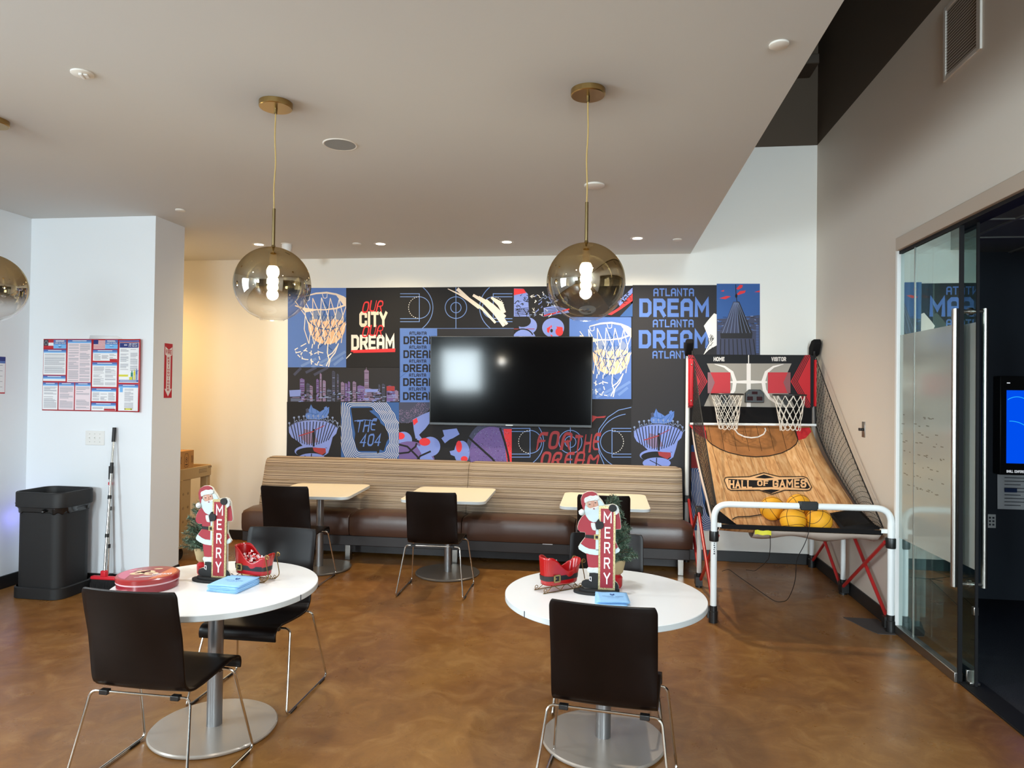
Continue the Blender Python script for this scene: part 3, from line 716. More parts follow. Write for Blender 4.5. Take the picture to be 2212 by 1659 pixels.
p.poly(ell(405, 455, 92, 82, 26), 'lavender', 1); p.poly([(385, 440), (370, 500), (355, 490), (352, 460)], 'red', 2); p.poly(ell(456, 488, 32, 36, 16), 'red', 2); p.poly(ell(392, 480, 11, 15, 12), 'dark', 3); p.poly([(395, 440), (385, 432), (388, 470)], 'red', 2); p.poly([(430, 445), (480, 450), (488, 470), (440, 460)], 'red', 2); p.poly([(380, 510), (400, 520), (395, 540)], 'red', 2)
p.build()
p = Panel('hoop_panel', 1230, 1363.5, 684, 862, 'blue', cA, (614.4, 65)); hoop_art(p); p.build()
p = Panel('word_panel', 1366.5, 1548, 616, 876, 'charcoal', cC)
for b, st in (((1240, 1578, 127, 193), 1.3), ((1235, 1575, 387, 452), 1.3), ((1232, 1567, 648, 712), 1.3)): p.text('ATLANTA', *b, 'blue', 2, st, gap=.9)
for b in ((1122, 1704, 212, 366), (1118, 1700, 475, 627)): p.text('DREAM', *b, 'blue', 2, 1.6, gap=.8)
p.poly([(1745, 335), (1770, 345), (1770, 600), (1700, 640), (1655, 685), (1705, 580), (1692, 520), (1660, 440), (1690, 400)], 'white', 3)
for k in range(24): x, y = rnd.uniform(1690, 1765), rnd.uniform(510, 670); p.line([(x, y), (x-rnd.uniform(10, 25), y+rnd.uniform(20, 40))], 4, 'charcoal', 4)
p.build()
p = Panel('tower_panel', 1548, 1641.3, 613, 876, 'mid_blue', cC)
p.poly([(1765, 385), (2130, 350), (2130, 1110), (1765, 1110)], 'slate', 1)
for k in range(70): x, y = rnd.uniform(1770, 2110), rnd.uniform(350, 480); p.line([(x, y), (x+rnd.uniform(10, 40), y+rnd.uniform(-4, 4))], rnd.uniform(2, 6), rnd.choice(['mid_blue', 'charcoal', 'grey_blue']), 2)
p.poly([(1905, 238), (1955, 238), (2022, 400), (2065, 500), (1795, 500), (1852, 380)], 'slate', 3); p.poly([(1935, 238), (1955, 238), (2022, 400), (2065, 500), (1960, 500)], 'charcoal', 4)
p.poly([(1795, 500), (2065, 500), (2060, 545), (1800, 545)], 'charcoal', 4); p.poly([(1790, 545), (2068, 545), (2095, 800), (1770, 800)], 'slate', 3)
for k in range(9): p.line([(1800+k*34, 550), (1796+k*37, 690)], 8, 'charcoal', 5)
for k in range(8): p.line([(1912+k*5, 245), (1815+k*33, 500)], 3, 'grey_blue', 5)
p.line([(1925, 95), (1928, 180), (1936, 240)], 6, 'dark', 4); p.poly(ell(1930, 190, 10, 18, 10), 'dark', 4)
for pts in ([(1930, 130), (1960, 98), (1985, 100), (1980, 120), (1945, 140)], [(1930, 180), (1960, 150), (2010, 145), (2000, 165), (1950, 182)], [(1790, 210), (1850, 190), (1885, 195), (1840, 218)], [(2080, 158), (2125, 145), (2125, 160)], [(1800, 150), (1830, 140), (1825, 155)]): p.poly(pts, 'red', 3)
for k in range(18): p.line([(2095, 440+k*13), (2118, 440+k*13)], 4, 'blue', 3)
p.build()
Panel('plain_panel', 1363.5, 1366.5, 620, 876, 'dark', cC).build()
p = Panel('arena_panel', 1363.5, 1493, 876, 1150, 'charcoal', cA, (745, 9)); crown_art(p); p.build()
p = Panel('red_panel', 1493, 1625, 876, 1011, 'charcoal', cN); p.poly([(215, 1060), (800, 1060), (800, 1400), (215, 1400)], 'dull_red', 1); p.poly([(215, 1000), (800, 990), (800, 1062), (215, 1062)], 'mid_blue', 1); p.build()
p = Panel('state_map_panel', 1493, 1607, 1011, 1145.5, 'mid_blue', cA, (756, 141)); georgia_art(p); p.build()
b0 = at(624, 700, Y=YB).x
MB().box(b0, 1.603, -.0034, 0, .337, 2.938).build('board', 'mural_dark', mural)

# ------------------------------------------------------------------ television
mat('tv_screen', (7, 7, 9), 0.09, spec=0.16); mat('tv_bezel', (18, 18, 20), 0.3)
yt = YB-0.095
tl, br = at(930, 726, Y=yt), at(1278.5, 924.5, Y=yt)
t = thing('television', 'large black flat television mounted on the mural', 'television', ((tl.x+br.x)/2, YB-.05, (tl.z+br.z)/2))
w2, h2 = (br.x-tl.x)/2, (tl.z-br.z)/2
MB().box(-w2, w2, -.045, .01, -h2, h2).build('housing', 'tv_bezel', t, bevel=.004)
MB().box(-w2+.009, w2-.009, -.047, -.044, -h2+.028, h2-.009).build('screen_panel', 'tv_screen', t)
MB().box(-.35, .35, .01, .044, -.22, .22).build('wall_mount', 'black_plastic', t)
MB().box(-.04, .04, -.047, -.043, -h2+.008, -h2+.016).build('badge', 'steel', t)

# ================================================================== BANQUETTE
def stripes():
    mt = bpy.data.materials.new('striped_fabric'); mt.use_nodes = True; nt = mt.node_tree; b = nt.nodes['Principled BSDF']
    b.inputs['Roughness'].default_value = 0.85; b.inputs['Specular IOR Level'].default_value = 0.15
    tc = nt.nodes.new('ShaderNodeTexCoord'); mp = nt.nodes.new('ShaderNodeMapping'); mp.inputs['Scale'].default_value = (0.0006, 0.0, 1.0)
    nt.links.new(tc.outputs['Object'], mp.inputs[0])
    def n1(scale, det):
        n = nt.nodes.new('ShaderNodeTexNoise'); n.inputs['Scale'].default_value = scale; n.inputs['Detail'].default_value = det; n.inputs['Roughness'].default_value = 0.75
        nt.links.new(mp.outputs[0], n.inputs['Vector']); return n.outputs[0]
    def ramp(src, stops, interp='LINEAR'):
        r = nt.nodes.new('ShaderNodeValToRGB'); r.color_ramp.interpolation = interp; e = r.color_ramp.elements
        while len(e) < len(stops): e.new(0.5)
        for k, (p, c) in enumerate(stops): e[k].position = p; e[k].color = (*lin(c), 1)
        nt.links.new(src, r.inputs[0]); return r.outputs[0]
    base = ramp(n1(34, 3), [(0.0, (46, 34, 32)), (0.36, (70, 54, 48)), (0.385, (168, 146, 116)), (0.42, (206, 191, 166)), (0.455, (74, 58, 52)), (0.475, (172, 156, 140)), (0.505, (218, 203, 180)), (0.545, (150, 132, 110)), (0.565, (84, 66, 60)), (0.58, (206, 190, 170)), (0.63, (132, 124, 110)), (0.65, (200, 186, 166)), (0.69, (178, 132, 108))], 'CONSTANT')
    fine = ramp(n1(120, 2), [(0.34, (120, 110, 104)), (0.45, (226, 218, 208)), (0.6, (255, 252, 248))])
    mu = nt.nodes.new('ShaderNodeMix'); mu.data_type = 'RGBA'; mu.blend_type = 'MULTIPLY'; mu.inputs[0].default_value = 0.7
    nt.links.new(base, mu.inputs[6]); nt.links.new(fine, mu.inputs[7]); dk = nt.nodes.new('ShaderNodeMix'); dk.data_type = 'RGBA'; dk.blend_type = 'MULTIPLY'; dk.inputs[0].default_value = 1.0; dk.inputs[7].default_value = (.76, .74, .75, 1)
    nt.links.new(mu.outputs[2], dk.inputs[6]); nt.links.new(dk.outputs[2], b.inputs['Base Color'])
    MATS['striped_fabric'] = mt
stripes()
mat('brown_vinyl', (76, 52, 42), 0.33, spec=0.5, bump=(60, 0.05)); mat('bench_base', (38, 32, 32), 0.5)
t = thing('banquette', 'long banquette with striped back and dark brown seat cushions', 'bench', (-1.46, 7.1, 0))
ox, oy = -1.46, 7.1
BX = [-3.78, -2.60, -1.42, -0.28, 0.855]
def back_panel(x0, x1, crease):
    rows = []
    prof = [(7.20, .45), (7.215, .55), (7.25, .68), (7.29, .80), (7.325, .92), (7.345, .975), (7.375, 1.0), (7.42, 1.005), (7.50, 1.0), (7.575, .985)]
    nx = 40
    for y, z in prof:
        row = []
        for i in range(nx+1):
            f = i/nx; x = x0+(x1-x0)*f
            d = 0.022*sum(math.exp(-((x-c)/.035)**2) for c in crease) * (1 if z < 1.0 else .5)
            e = min(f, 1-f)*(x1-x0); rr = max(0, 1-e/.05)
            row.append((x-ox, y+d+.03*rr*rr-oy, z-d*.35-.02*rr*rr))
        rows.append(row)
    m_ = MB().grid(rows)
    for s_ in (0, -1):   # end cheeks
        prf = [r[s_] for r in rows]; X = prf[0][0]
        m_.sheet([(X, p[1], p[2]) for p in (prf if s_ == -1 else prf[::-1])] + ([(X, YB-.012-oy, .45)] if s_ == -1 else [(X, YB-.012-oy, .45)][:1]))
    return m_
for x0, x1, cr_ in ((-3.80, -1.462, [-2.62]), (-1.458, 0.80, [-0.28])):
    back_panel(x0, x1, cr_).build('back_panel', 'striped_fabric', t)
def cushion(x0, x1):
    rows = []
    prof = [(7.27, .47), (7.1, .505), (6.95, .515), (6.86, .505), (6.815, .485), (6.798, .45), (6.795, .36), (6.80, .30), (6.815, .272), (6.85, .268)]
    nx = 20
    for y, z in prof:
        row = []
        for i in range(nx+1):
            f = i/nx; e = min(f, 1-f)*(x1-x0); rr = max(0, 1-e/.05)**2
            row.append((x0+(x1-x0)*f-ox, y+(.025*rr if z < .5 else 0)-oy, z-(.028*rr if z > .45 else 0)))
        rows.append(row)
    m_ = MB().grid(rows, flip=True)
    for s_ in (0, -1):
        prf = [r[s_] for r in rows] + [(rows[0][s_][0], 7.27-oy, .268)]
        m_.sheet(prf if s_ == 0 else prf[::-1])
    return m_
for i in range(4): cushion(BX[i]+.004, BX[i+1]-.004).build('seat_cushion', 'brown_vinyl', t)
MB().box(BX[0]+.01-ox, BX[4]-.03-ox, 6.83-oy, 7.45-oy, .165, .268).build('base_rail', 'bench_base', t, bevel=.006)
MB().box(BX[0]+.05-ox, BX[4]-.08-ox, 7.12-oy, 7.42-oy, .03, .165).build('toe_board', 'bench_base', t)
for x in (-3.55, -2.635, -1.50, -0.30, 0.745):
    MB().box(x-.028-ox, x+.028-ox, 6.89-oy, 6.945-oy, 0, .166).build('leg', 'steel', t, bevel=.004)
MB().box(-.60-ox, -.50-ox, 6.822-oy, 6.832-oy, .262, .268).build('fabric_tag', 'paper', t)

# ================================================================== TABLES
mat('laminate_white', (240, 240, 238), 0.22, spec=0.5); mat('laminate_edge', (206, 212, 214), 0.4); mat('laminate_cream', (240, 230, 208), 0.35)
mat('grey_metal', (150, 150, 152), 0.36, 0.85); mat('base_metal', (172, 162, 152), 0.27, 0.35); mat('base_metal_dark', (120, 113, 106), 0.34, 0.4)
def pedestal(t, base_r, col_r, top, bmat, at_=(0, 0)):
    c_ = (at_[0], at_[1], 0)
    MB().lathe([(base_r-.012, 0.0), (base_r-.004, .004), (base_r, .010), (base_r, .016), (base_r-.006, .022), (.06, .026)], c_, n=72).build('base_plate', bmat, t)
    MB().lathe([(col_r, .026), (col_r, top-.012)], c_, n=32).build('column', 'grey_metal', t)
    MB().box(at_[0]-.16, at_[0]+.16, at_[1]-.16, at_[1]+.16, top-.012, top).build('mounting_plate', 'black_plastic', t)
def round_table(x, y, label):
    t = thing('round_table', label, 'table', (x, y, 0), 0, 'round white tables')
    pedestal(t, .312, .038, .713, 'base_metal')
    R = .506
    MB().lathe([(R-.004, .713), (R, .716), (R, .741)], n=96, mi=0).build('edge_band', 'laminate_edge', t)
    MB().lathe([(R, .741), (R-.002, .744), (.001, .745)], n=96).build('tabletop', 'laminate_white', t)
    MB().box(-.003, .003, -R-.0012, -R+.002, .714, .743).build('edge_seam', 'grey_ink', t)
    t.rotation_euler = (0, 0, radians(-47 if x > -1 else 80))
round_table(-1.985, 3.352, 'round white pedestal table with red cookie tin, at left')
round_table(0.008, 3.550, 'round white pedestal table with small tinsel tree, beside the arcade game')
def square_table(x, y, rz, label, off=(.02, -.21)):
    t = thing('square_table', label, 'table', (x, y, 0), rz, 'square tables along the banquette')
    pedestal(t, .31, .036, .712, 'base_metal_dark', off)
    o = MB().slab(rrect(-.405, .405, -.455, .455, .075), .712, .742)
    o.build('tabletop', ['laminate_cream'], t, bevel=.003)
    MB().slab(rrect(-.4065, .4065, -.4565, .4565, .076), .714, .739).build('edge_band', 'laminate_edge', t)
square_table(-2.87, 6.74, radians(5), 'square cream table at the left end of the banquette', (.07, -.23))
square_table(-1.52, 6.76, radians(2), 'square cream table at the middle of the banquette')
square_table(0.005, 6.68, radians(0), 'square cream table near the banquette end by the arcade game')

# ================================================================== CHAIRS
mat('espresso_veneer', (12, 5, 4), 0.36, spec=0.22, coat=0.0, vary=(7, 0.35, (1, 1, 0.15)))
def make_chair(label):
    t = thing('stacking_chair', label, 'chair', (0, 0, 0), 0, 'dark wooden sled base chairs')
    # side profile (y, z): front lip, seat, bend, backrest
    prof = []
    key = [(.262, .395), (.268, .42), (.262, .445), (.24, .458), (.19, .458), (.08, .447), (-.04, .437), (-.11, .437), (-.150, .449), (-.172, .478), (-.184, .52), (-.200, .60), (-.222, .70), (-.246, .80), (-.257, .855), (-.2605, .874), (-.2635, .888), (-.2655, .898), (-.267, .905)]
    k3 = fillet([(0, y, z) for y, z in key], .02, 3)
    rows = []
    for p in k3:
        row = []
        for i in range(17):
            f = -1+2*i/16; hw = .222
            back = max(0, min(1, (p.z-.50)/.2)); seat = 1 if p.z < .47 and p.y < .2 else 0
            y = p.y + back*.026*(f*f-.35); z = p.z + seat*.006*f*f
            # rounded top corners
            top = (p.z-.873)/.032
            x = f*hw
            if top > 0: x = f*(hw-.011*top*top)
            row.append((x, y, z))
        rows.append(row)
    sh = MB().grid(rows).build('seat_shell', 'espresso_veneer', t, solid=.012, angle=60)
    md = sh.modifiers.new('edge', 'BEVEL'); md.width = .003; md.segments = 2; md.limit_method = 'ANGLE'
    loop = []
    loop += [(0, -.165, .428), (.238, -.165, .428), (.292, -.268, .0095), (.292, .268, .0095), (.250, .15, .432), (0, .15, .432)]
    loop += [(-.250, .15, .432), (-.292, .268, .0095), (-.292, -.268, .0095), (-.238, -.165, .428)]
    MB().tube(fillet(loop, .032, 6, True), .0062, 10, closed=True).build('sled_frame', 'chrome', t)
    for x in (-.17, .17):
        for y in (-.165, .15): MB().box(x-.020, x+.020, y-.014, y+.014, .417, .4385).build('mounting_clip', 'black_plastic', t, bevel=.003)
    for x in (-.292, .292):
        for y in (-.19, .19): MB().box(x-.008, x+.008, y-.035, y+.035, 0.0, .012).build('glide', 'black_plastic', t, bevel=.002)
    return t
ch = make_chair('dark chair with its back to us at the left round table, below the cookie tin')
ch.location = (-1.985, 2.935, 0); ch.rotation_euler = (0, 0, radians(-1))
G = 'dark wooden sled base chairs'
dup(ch, (-1.97, 3.80, 0), radians(180), 'dark chair on the far side of the left round table, behind the candy sleigh')
dup(ch, (0.028, 3.10, 0), radians(-7), 'dark chair with its back to us in front of the right round table')
dup(ch, (0.02, 4.02, 0), radians(181), 'dark chair on the far side of the right round table, hidden by the tabletop')
dup(ch, (-2.82, 6.06, 0), radians(1), 'dark chair at the square table at the left end of the banquette')
dup(ch, (-1.465, 5.985, 0), radians(1), 'dark chair at the square table at the middle of the banquette')
dup(ch, (0.0, 6.13, 0), radians(-1), 'dark chair at the square table behind the right bearded figure')

# ================================================================== ARCADE HOOP GAME
mat('tube_white', (236, 240, 240), 0.28, spec=0.5); mat('tube_red', (178, 40, 40), 0.32); mat('panel_red', (186, 24, 34), 0.4, spec=.25)
mat('webbing', (24, 23, 24), 0.7); mat('cord_black', (26, 25, 26), 0.8); mat('cord_white', (226, 220, 210), 0.7); mat('print_black', (22, 22, 25), 0.5, spec=0.15)
mat('print_taupe', (152, 146, 137), 0.45, spec=.2); mat('print_white', (226, 218, 212), 0.35); mat('print_red', (186, 50, 58), 0.45, spec=.2); mat('print_dark_red', (122, 52, 56), 0.35)
mat('cloth_beige', (176, 160, 148), 0.9); mat('cloth_red', (186, 30, 38), 0.8); mat('cloth_black', (26, 25, 26), 0.9, spec=.1); mat('tag_yellow', (206, 198, 40), 0.5)
def woodprint():
    mt = bpy.data.materials.new('wood_print'); mt.use_nodes = True; nt = mt.node_tree; b = nt.nodes['Principled BSDF']
    b.inputs['Roughness'].default_value = 0.5; b.inputs['Specular IOR Level'].default_value = 0.3
    tc = nt.nodes.new('ShaderNodeTexCoord')
    sx = nt.nodes.new('ShaderNodeSeparateXYZ'); nt.links.new(tc.outputs['Object'], sx.inputs[0])
    def math_(op, a, b_=None, v=None):
        n = nt.nodes.new('ShaderNodeMath'); n.operation = op; nt.links.new(a, n.inputs[0])
        if b_ is not None: nt.links.new(b_, n.inputs[1])
        if v is not None: n.inputs[1].default_value = v
        return n.outputs[0]
    pl = math_('DIVIDE', sx.outputs[0], v=.112); fl = math_('FLOOR', pl); fr = math_('FRACT', pl)
    cb = nt.nodes.new('ShaderNodeCombineXYZ'); off = math_('MULTIPLY', fl, v=7.3)
    nt.links.new(math_('ADD', sx.outputs[0], off), cb.inputs[0]); nt.links.new(math_('MULTIPLY', sx.outputs[1], v=.14), cb.inputs[1]); nt.links.new(off, cb.inputs[2])
    n = nt.nodes.new('ShaderNodeTexNoise'); n.inputs['Scale'].default_value = 26; n.inputs['Detail'].default_value = 6; n.inputs['Distortion'].default_value = 1.4
    nt.links.new(cb.outputs[0], n.inputs['Vector'])
    r = nt.nodes.new('ShaderNodeValToRGB'); e = r.color_ramp.elements; e.new(.5)
    for k, (p, c) in enumerate([(.28, (168, 110, 64)), (.5, (214, 162, 108)), (.72, (232, 190, 142))]): e[k].position = p; e[k].color = (*lin(c), 1)
    nt.links.new(n.outputs[0], r.inputs[0])
    wn = nt.nodes.new('ShaderNodeTexWhiteNoise'); wn.noise_dimensions = '1D'; nt.links.new(fl, wn.inputs['W'])
    mr = nt.nodes.new('ShaderNodeMapRange'); mr.inputs['To Min'].default_value = .72; mr.inputs['To Max'].default_value = 1.08; nt.links.new(wn.outputs[0], mr.inputs[0])
    seam = math_('GREATER_THAN', fr, v=.035); sm = nt.nodes.new('ShaderNodeMapRange'); sm.inputs['To Min'].default_value = .45; nt.links.new(seam, sm.inputs[0])
    vv = math_('MULTIPLY', mr.outputs[0], sm.outputs[0])
    mu = nt.nodes.new('ShaderNodeMix'); mu.data_type = 'RGBA'; mu.blend_type = 'MULTIPLY'; mu.inputs[0].default_value = 1.0
    nt.links.new(r.outputs[0], mu.inputs[6]); nt.links.new(vv, mu.inputs[7]); nt.links.new(mu.outputs[2], b.inputs['Base Color'])
    MATS['wood_print'] = mt
woodprint()
gx, gy = 1.5, 6.5
game = thing('arcade_hoop_game', 'two hoop basketball arcade game with wood print ramp', 'game', (gx, gy, 0))
def g(p): return (p[0]-gx, p[1]-gy, p[2])
def gt(pts, r, n=12): return MB().tube([g(p) for p in pts], r, n)
LX, RX = .86, 2.128
# front frame
gt(fillet([(LX-.012, 5.535, .03), (LX-.012, 5.535, .915), (RX+.012, 5.535, .925), (RX+.012, 5.535, .03)], .115, 8), .0245, 18).build('front_frame', 'tube_white', game)
for x in (LX-.012, RX+.012):
    MB().lathe([(.034, 0), (.034, .085), (.029, .09), (.029, .13)], g((x, 5.535, 0)), 20).box(x-gx-.045, x-gx+.03, 5.535-gy-.005, 5.535-gy+.05, .03, .11).build('foot', 'black_plastic', game)
    MB().lathe([(.034, .628), (.036, .635), (.036, .70), (.034, .705)], g((x, 5.535, 0)), 20).box(x-gx-.02, x-gx+.02, 5.535-gy, 5.535-gy+.055, .635, .695).build('clamp', 'black_plastic', game)
# rear posts and middle posts
for x, s_ in ((LX+.005, 1), (RX, -1)):
    gt([(x, 7.49, .03), (x, 7.49, 2.22)], .0225, 16).build('rear_post', 'tube_white', game)
    MB().lathe([(.034, 0), (.034, .085), (.029, .09), (.029, .125)], g((x, 7.49, 0)), 20).build('foot', 'black_plastic', game)
    gt([(x+.005*s_, 6.53, .03), (x+.005*s_, 6.53, .67)], .021, 16).build('middle_post', 'tube_white', game)
    MB().lathe([(.033, 0), (.033, .085), (.028, .09), (.028, .13)], g((x+.005*s_, 6.53, 0)), 20).box(x-gx-.03, x-gx+.03, 6.53-gy-.055, 6.53-gy+.055, .02, .10).build('foot', 'black_plastic', game)
    MB().box(x-gx-.028, x-gx+.028, 6.53-gy-.05, 6.53-gy+.05, .655, .735).build('top_joint', 'black_plastic', game, bevel=.006)
    dx = .004*s_
    for k, (a, b) in enumerate((((5.57, .085), (6.50, .69)), ((5.57, .665), (6.50, .07)), ((6.57, .69), (7.46, .08)), ((6.57, .07), (7.46, .66)))):
        o = dx+(.012 if k % 2 else -.010)*s_
        gt([(x+o, *a), (x+o, *b)], .0145, 10).build('cross_brace', 'tube_red', game)
    MB().box(x-gx-.027, x-gx+.027, 7.49-gy-.04, 7.49-gy+.04, .63, .70).build('clamp', 'black_plastic', game, bevel=.005)
# padded caps, leaning toward the player
for x in (LX+.005, RX):
    m_ = MB().prism([(7.33-gy, 2.30), (7.36-gy, 2.345), (7.44-gy, 2.335), (7.53-gy, 2.27), (7.535-gy, 2.19), (7.46-gy, 2.17), (7.40-gy, 2.19)], -.036, .036)
    m_.v = [(x-gx+v[1], v[0], v[2]) for v in m_.v]; m_.f = [f[::-1] for f in m_.f]
    m_.build('post_cap', 'cloth_black', game, bevel=.012, seg=3)
# backboard with its print
YBD = 7.315
_bc = [0]
def bcount(): return _bc[0]*.000008
def bd(px, lay=0): v = at(px[0], px[1], Y=YBD-.016); return (v.x-gx, YBD-.0135-lay*.0006-bcount()-gy, v.z)
BDX0, BDX1, BDZ0, BDZ1 = .895, 2.085, 1.64, 2.178
MB().slab(rrect(BDX0-gx, BDX1-gx, 0, .001, .0), 0, 1)
pb = [(x-gx, z) for x, z in rrect(BDX0, BDX1, BDZ0, BDZ1, .035)]
MB().prism(pb, YBD-.012-gy, YBD+.004-gy).build('backboard', 'print_black', game)
m_ = MB()
PRT = ['print_taupe', 'print_red', 'print_dark_red', 'print_white', 'panel_red', 'print_black']
def bput(pts, mi, lay):
    q = clip([cN(p) for p in pts], 1440+192/4.148, 1440+1326/4.148, 720+194/4.148, 720+667/4.148)
    if len(q) < 3: return
    _bc[0] = (_bc[0]+1) % 40; v = [bd(p, lay) for p in q]
    if sum(v[i][0]*v[(i+1) % len(v)][2]-v[(i+1) % len(v)][0]*v[i][2] for i in range(len(v))) < 0: v = v[::-1]
    m_.sheet(v, mi)
bput([(360, 270), (1120, 270), (1045, 437), (1152, 668), (328, 668), (432, 440)], 0, 1)
for s_ in (1, -1):
    fx = (lambda x: x) if s_ == 1 else (lambda x: 735+(735-x)+8)
    F_ = lambda pts: [(fx(a), b) for a, b in pts]
    bput(F_([(190, 190), (236, 190), (366, 432), (226, 668), (190, 668)]), 4, 2)
    for k in range(4):
        o = 12+k*15
        for q in ribbon(F_([(238-o, 180), (364-o, 432), (230-o, 672)]), 6): bput(q, 5, 3)
    bput(F_([(368, 350), (571, 350), (571, 537), (368, 537)]), 1, 3); bput(F_([(368, 350), (392, 350), (432, 440), (394, 537), (368, 537)]), 2, 4)
    for q in ribbon(F_([(430, 276), (520, 300), (585, 350), (612, 432), (600, 510), (555, 580), (490, 625), (440, 640)]), [4, 18, 28, 34, 32, 26, 18, 8]): bput(q, 3, 2 if s_ else 2)
bput([(717, 270), (754, 270), (754, 668), (717, 668)], 3, 2); bput([(571, 430), (700, 422), (770, 422), (900, 430), (900, 444), (770, 450), (700, 450), (571, 444)], 3, 2)
bput([(731, 192), (739, 192), (739, 270), (731, 270)], 3, 2)
for tx, x0, x1 in (('HOME', 421, 519), ('VISITOR', 939, 1070)):
    for q in lettering(tx, x0, 250, x1-x0, 38, 1.6, gap=.9): bput(q, 3, 3)
m_.build('board_print', PRT, game, smooth=False)
# wrapped red edge panels beside the board
MB().box(BDX0-.042-gx, BDX0+.003-gx, YBD-.05-gy, YBD+.02-gy, 1.645, 2.13).build('side_panel', 'panel_red', game, bevel=.010)
MB().box(BDX1-.003-gx, BDX1+.016-gx, YBD-.05-gy, YBD+.02-gy, 1.66, 2.13).build('side_panel', 'panel_red', game, bevel=.006)
m_ = MB()
for z in (1.70, 2.07): m_.ball(g((BDX0-.02, YBD-.05, z)), .008, 10)
m_.build('bolts', 'steel', game)
# black apron below the board, and the white bar
MB().box(.915-gx, 2.065-gx, YBD-.02-gy, YBD-.008-gy, 1.485, 1.645).build('lower_apron', 'cloth_black', game)
gt([(LX+.005, 7.27, 1.462), (RX-.03, 7.27, 1.474)], .013, 14).build('ramp_bar', 'tube_white', game)
# score display
sc = MB().prism([(x-gx, z) for x, z in [(1.408, 1.69), (1.592, 1.69), (1.592, 1.785), (1.556, 1.823), (1.446, 1.823), (1.408, 1.785)]], YBD-.06-gy, YBD-.012-gy).build('score_display', 'black_plastic', game, bevel=.004)
mat('dark_window', (44, 12, 18), 0.15)
m_ = MB()
for x0, x1, z0, z1 in ((1.425, 1.482, 1.712, 1.752), (1.518, 1.575, 1.712, 1.752), (1.472, 1.527, 1.775, 1.803)): m_.box(x0-gx, x1-gx, YBD-.0615-gy, YBD-.0595-gy, z0, z1)
m_.build('display_window', 'dark_window', sc)
m_ = MB()
for x in (1.44, 1.56): m_.ball(g((x, YBD-.061, 1.768)), .006, 8)
m_.build('screws', 'steel', sc)
# rims and nets
RZ = 1.772
for hx in (1.205, 1.800):
    hy, hr = 7.115, .152
    rim = MB().tube([(hx-gx+hr*cos(a), hy-gy+hr*sin(a), RZ) for a in [2*pi*k/40 for k in range(40)]], .0085, 10, closed=True)
    rim.box(hx-gx-.05, hx-gx+.05, hy+hr-gy-.004, YBD-.012-gy, RZ-.055, RZ+.006).tube([g((hx-.03, YBD-.02, RZ-.09)), g((hx-.02, hy+.07, RZ-.02))], .006, 8).tube([g((hx+.03, YBD-.02, RZ-.09)), g((hx+.02, hy+.07, RZ-.02))], .006, 8)
    rim.box(hx-gx-.035, hx-gx+.035, YBD-.05-gy, YBD-.012-gy, RZ-.10, RZ-.05)
    rim = rim.build('rim', 'black_plastic', game)
    nb = MB(); rn = random.Random(int(hx*100))
    NR, LV = 12, 5
    def npt(k, l):
        f = l/LV; r = hr*(1-.36*f**.8)-.004; a = 2*pi*(k+.5*l)/NR
        sag = .012*rn.random() if l == LV else 0
        return g((hx+r*cos(a)+.004*rn.uniform(-1, 1)+.01*f, hy+r*sin(a), RZ-.006-.315*f-sag))
    K = [[npt(k, l) for k in range(NR)] for l in range(LV+1)]
    for l in range(LV):
        for k in range(NR):
            for d_ in (0, -1):
                a, b = Vector(K[l][k]), Vector(K[l+1][(k+d_) % NR]); mid = (a+b)/2; mid.z -= .006
                nb.tube([a, mid, b], .0031, 5, caps=False)
    for k in range(NR):
        a, b = Vector(K[LV][k]), Vector(K[LV][(k+1) % NR]); mid = (a+b)/2; mid.z -= .022; nb.tube([a, (a+mid)/2-Vector((0, 0, .006)), mid, (b+mid)/2-Vector((0, 0, .006)), b], .0031, 5, caps=False)
    nb.build('hoop_net', 'cord_white', rim)
# ramp
PROF = [(7.30, 1.455), (7.14, 1.315), (6.95, 1.195), (6.70, 1.075), (6.45, .965), (6.20, .865), (6.00, .772), (5.86, .708), (5.75, .668), (5.65, .680), (5.59, .715), (5.555, .748)]
def rz_(y):
    for (a, za), (b, zb_) in zip(PROF, PROF[1:]):
        if b <= y <= a: return za+(zb_-za)*(a-y)/(a-b)
    return PROF[0][1] if y > PROF[0][0] else PROF[-1][1]
fine = []
for (a, za), (b, zb_) in zip(PROF, PROF[1:]):
    for k in range(4): y = a+(b-a)*k/4; fine.append((y, rz_(y)))
fine.append(PROF[-1])
# smooth the profile
zs = [z for y, z in fine]
for _ in range(3): zs = [zs[0]]+[(zs[i-1]+2*zs[i]+zs[i+1])/4 for i in range(1, len(zs)-1)]+[zs[-1]]
fine = [(y, z) for (y, _), z in zip(fine, zs)]
def rz_(y):
    for (a, za), (b, zb_) in zip(fine, fine[1:]):
        if b <= y <= a: return za+(zb_-za)*(a-y)/(a-b)
    return fine[0][1] if y > fine[0][0] else fine[-1][1]
def ramp_x(y): # the cloth is a little narrower at the back
    f = (7.30-y)/1.75; return (.90-.0*f, 2.055+.035*f)
nx = 24; rows = []
for y, z in fine:
    x0, x1 = ramp_x(y); rows.append([g((x0+(x1-x0)*i/nx, y, z+.012*(2*i/nx-1)**4)) for i in range(nx+1)])
ramp = MB().grid(rows, flip=True).build('ramp_cloth', 'wood_print', game, solid=.004)
hem = []
for y, z in fine: hem.append([g((.898-.012*k/3, y, z+.004-.055*k/3+.006*sin(y*9+k)*(k > 0))) for k in range(4)])
MB().grid(hem).build('side_hem', mat('hem_cream', (232, 214, 204), .8), ramp, solid=.003)
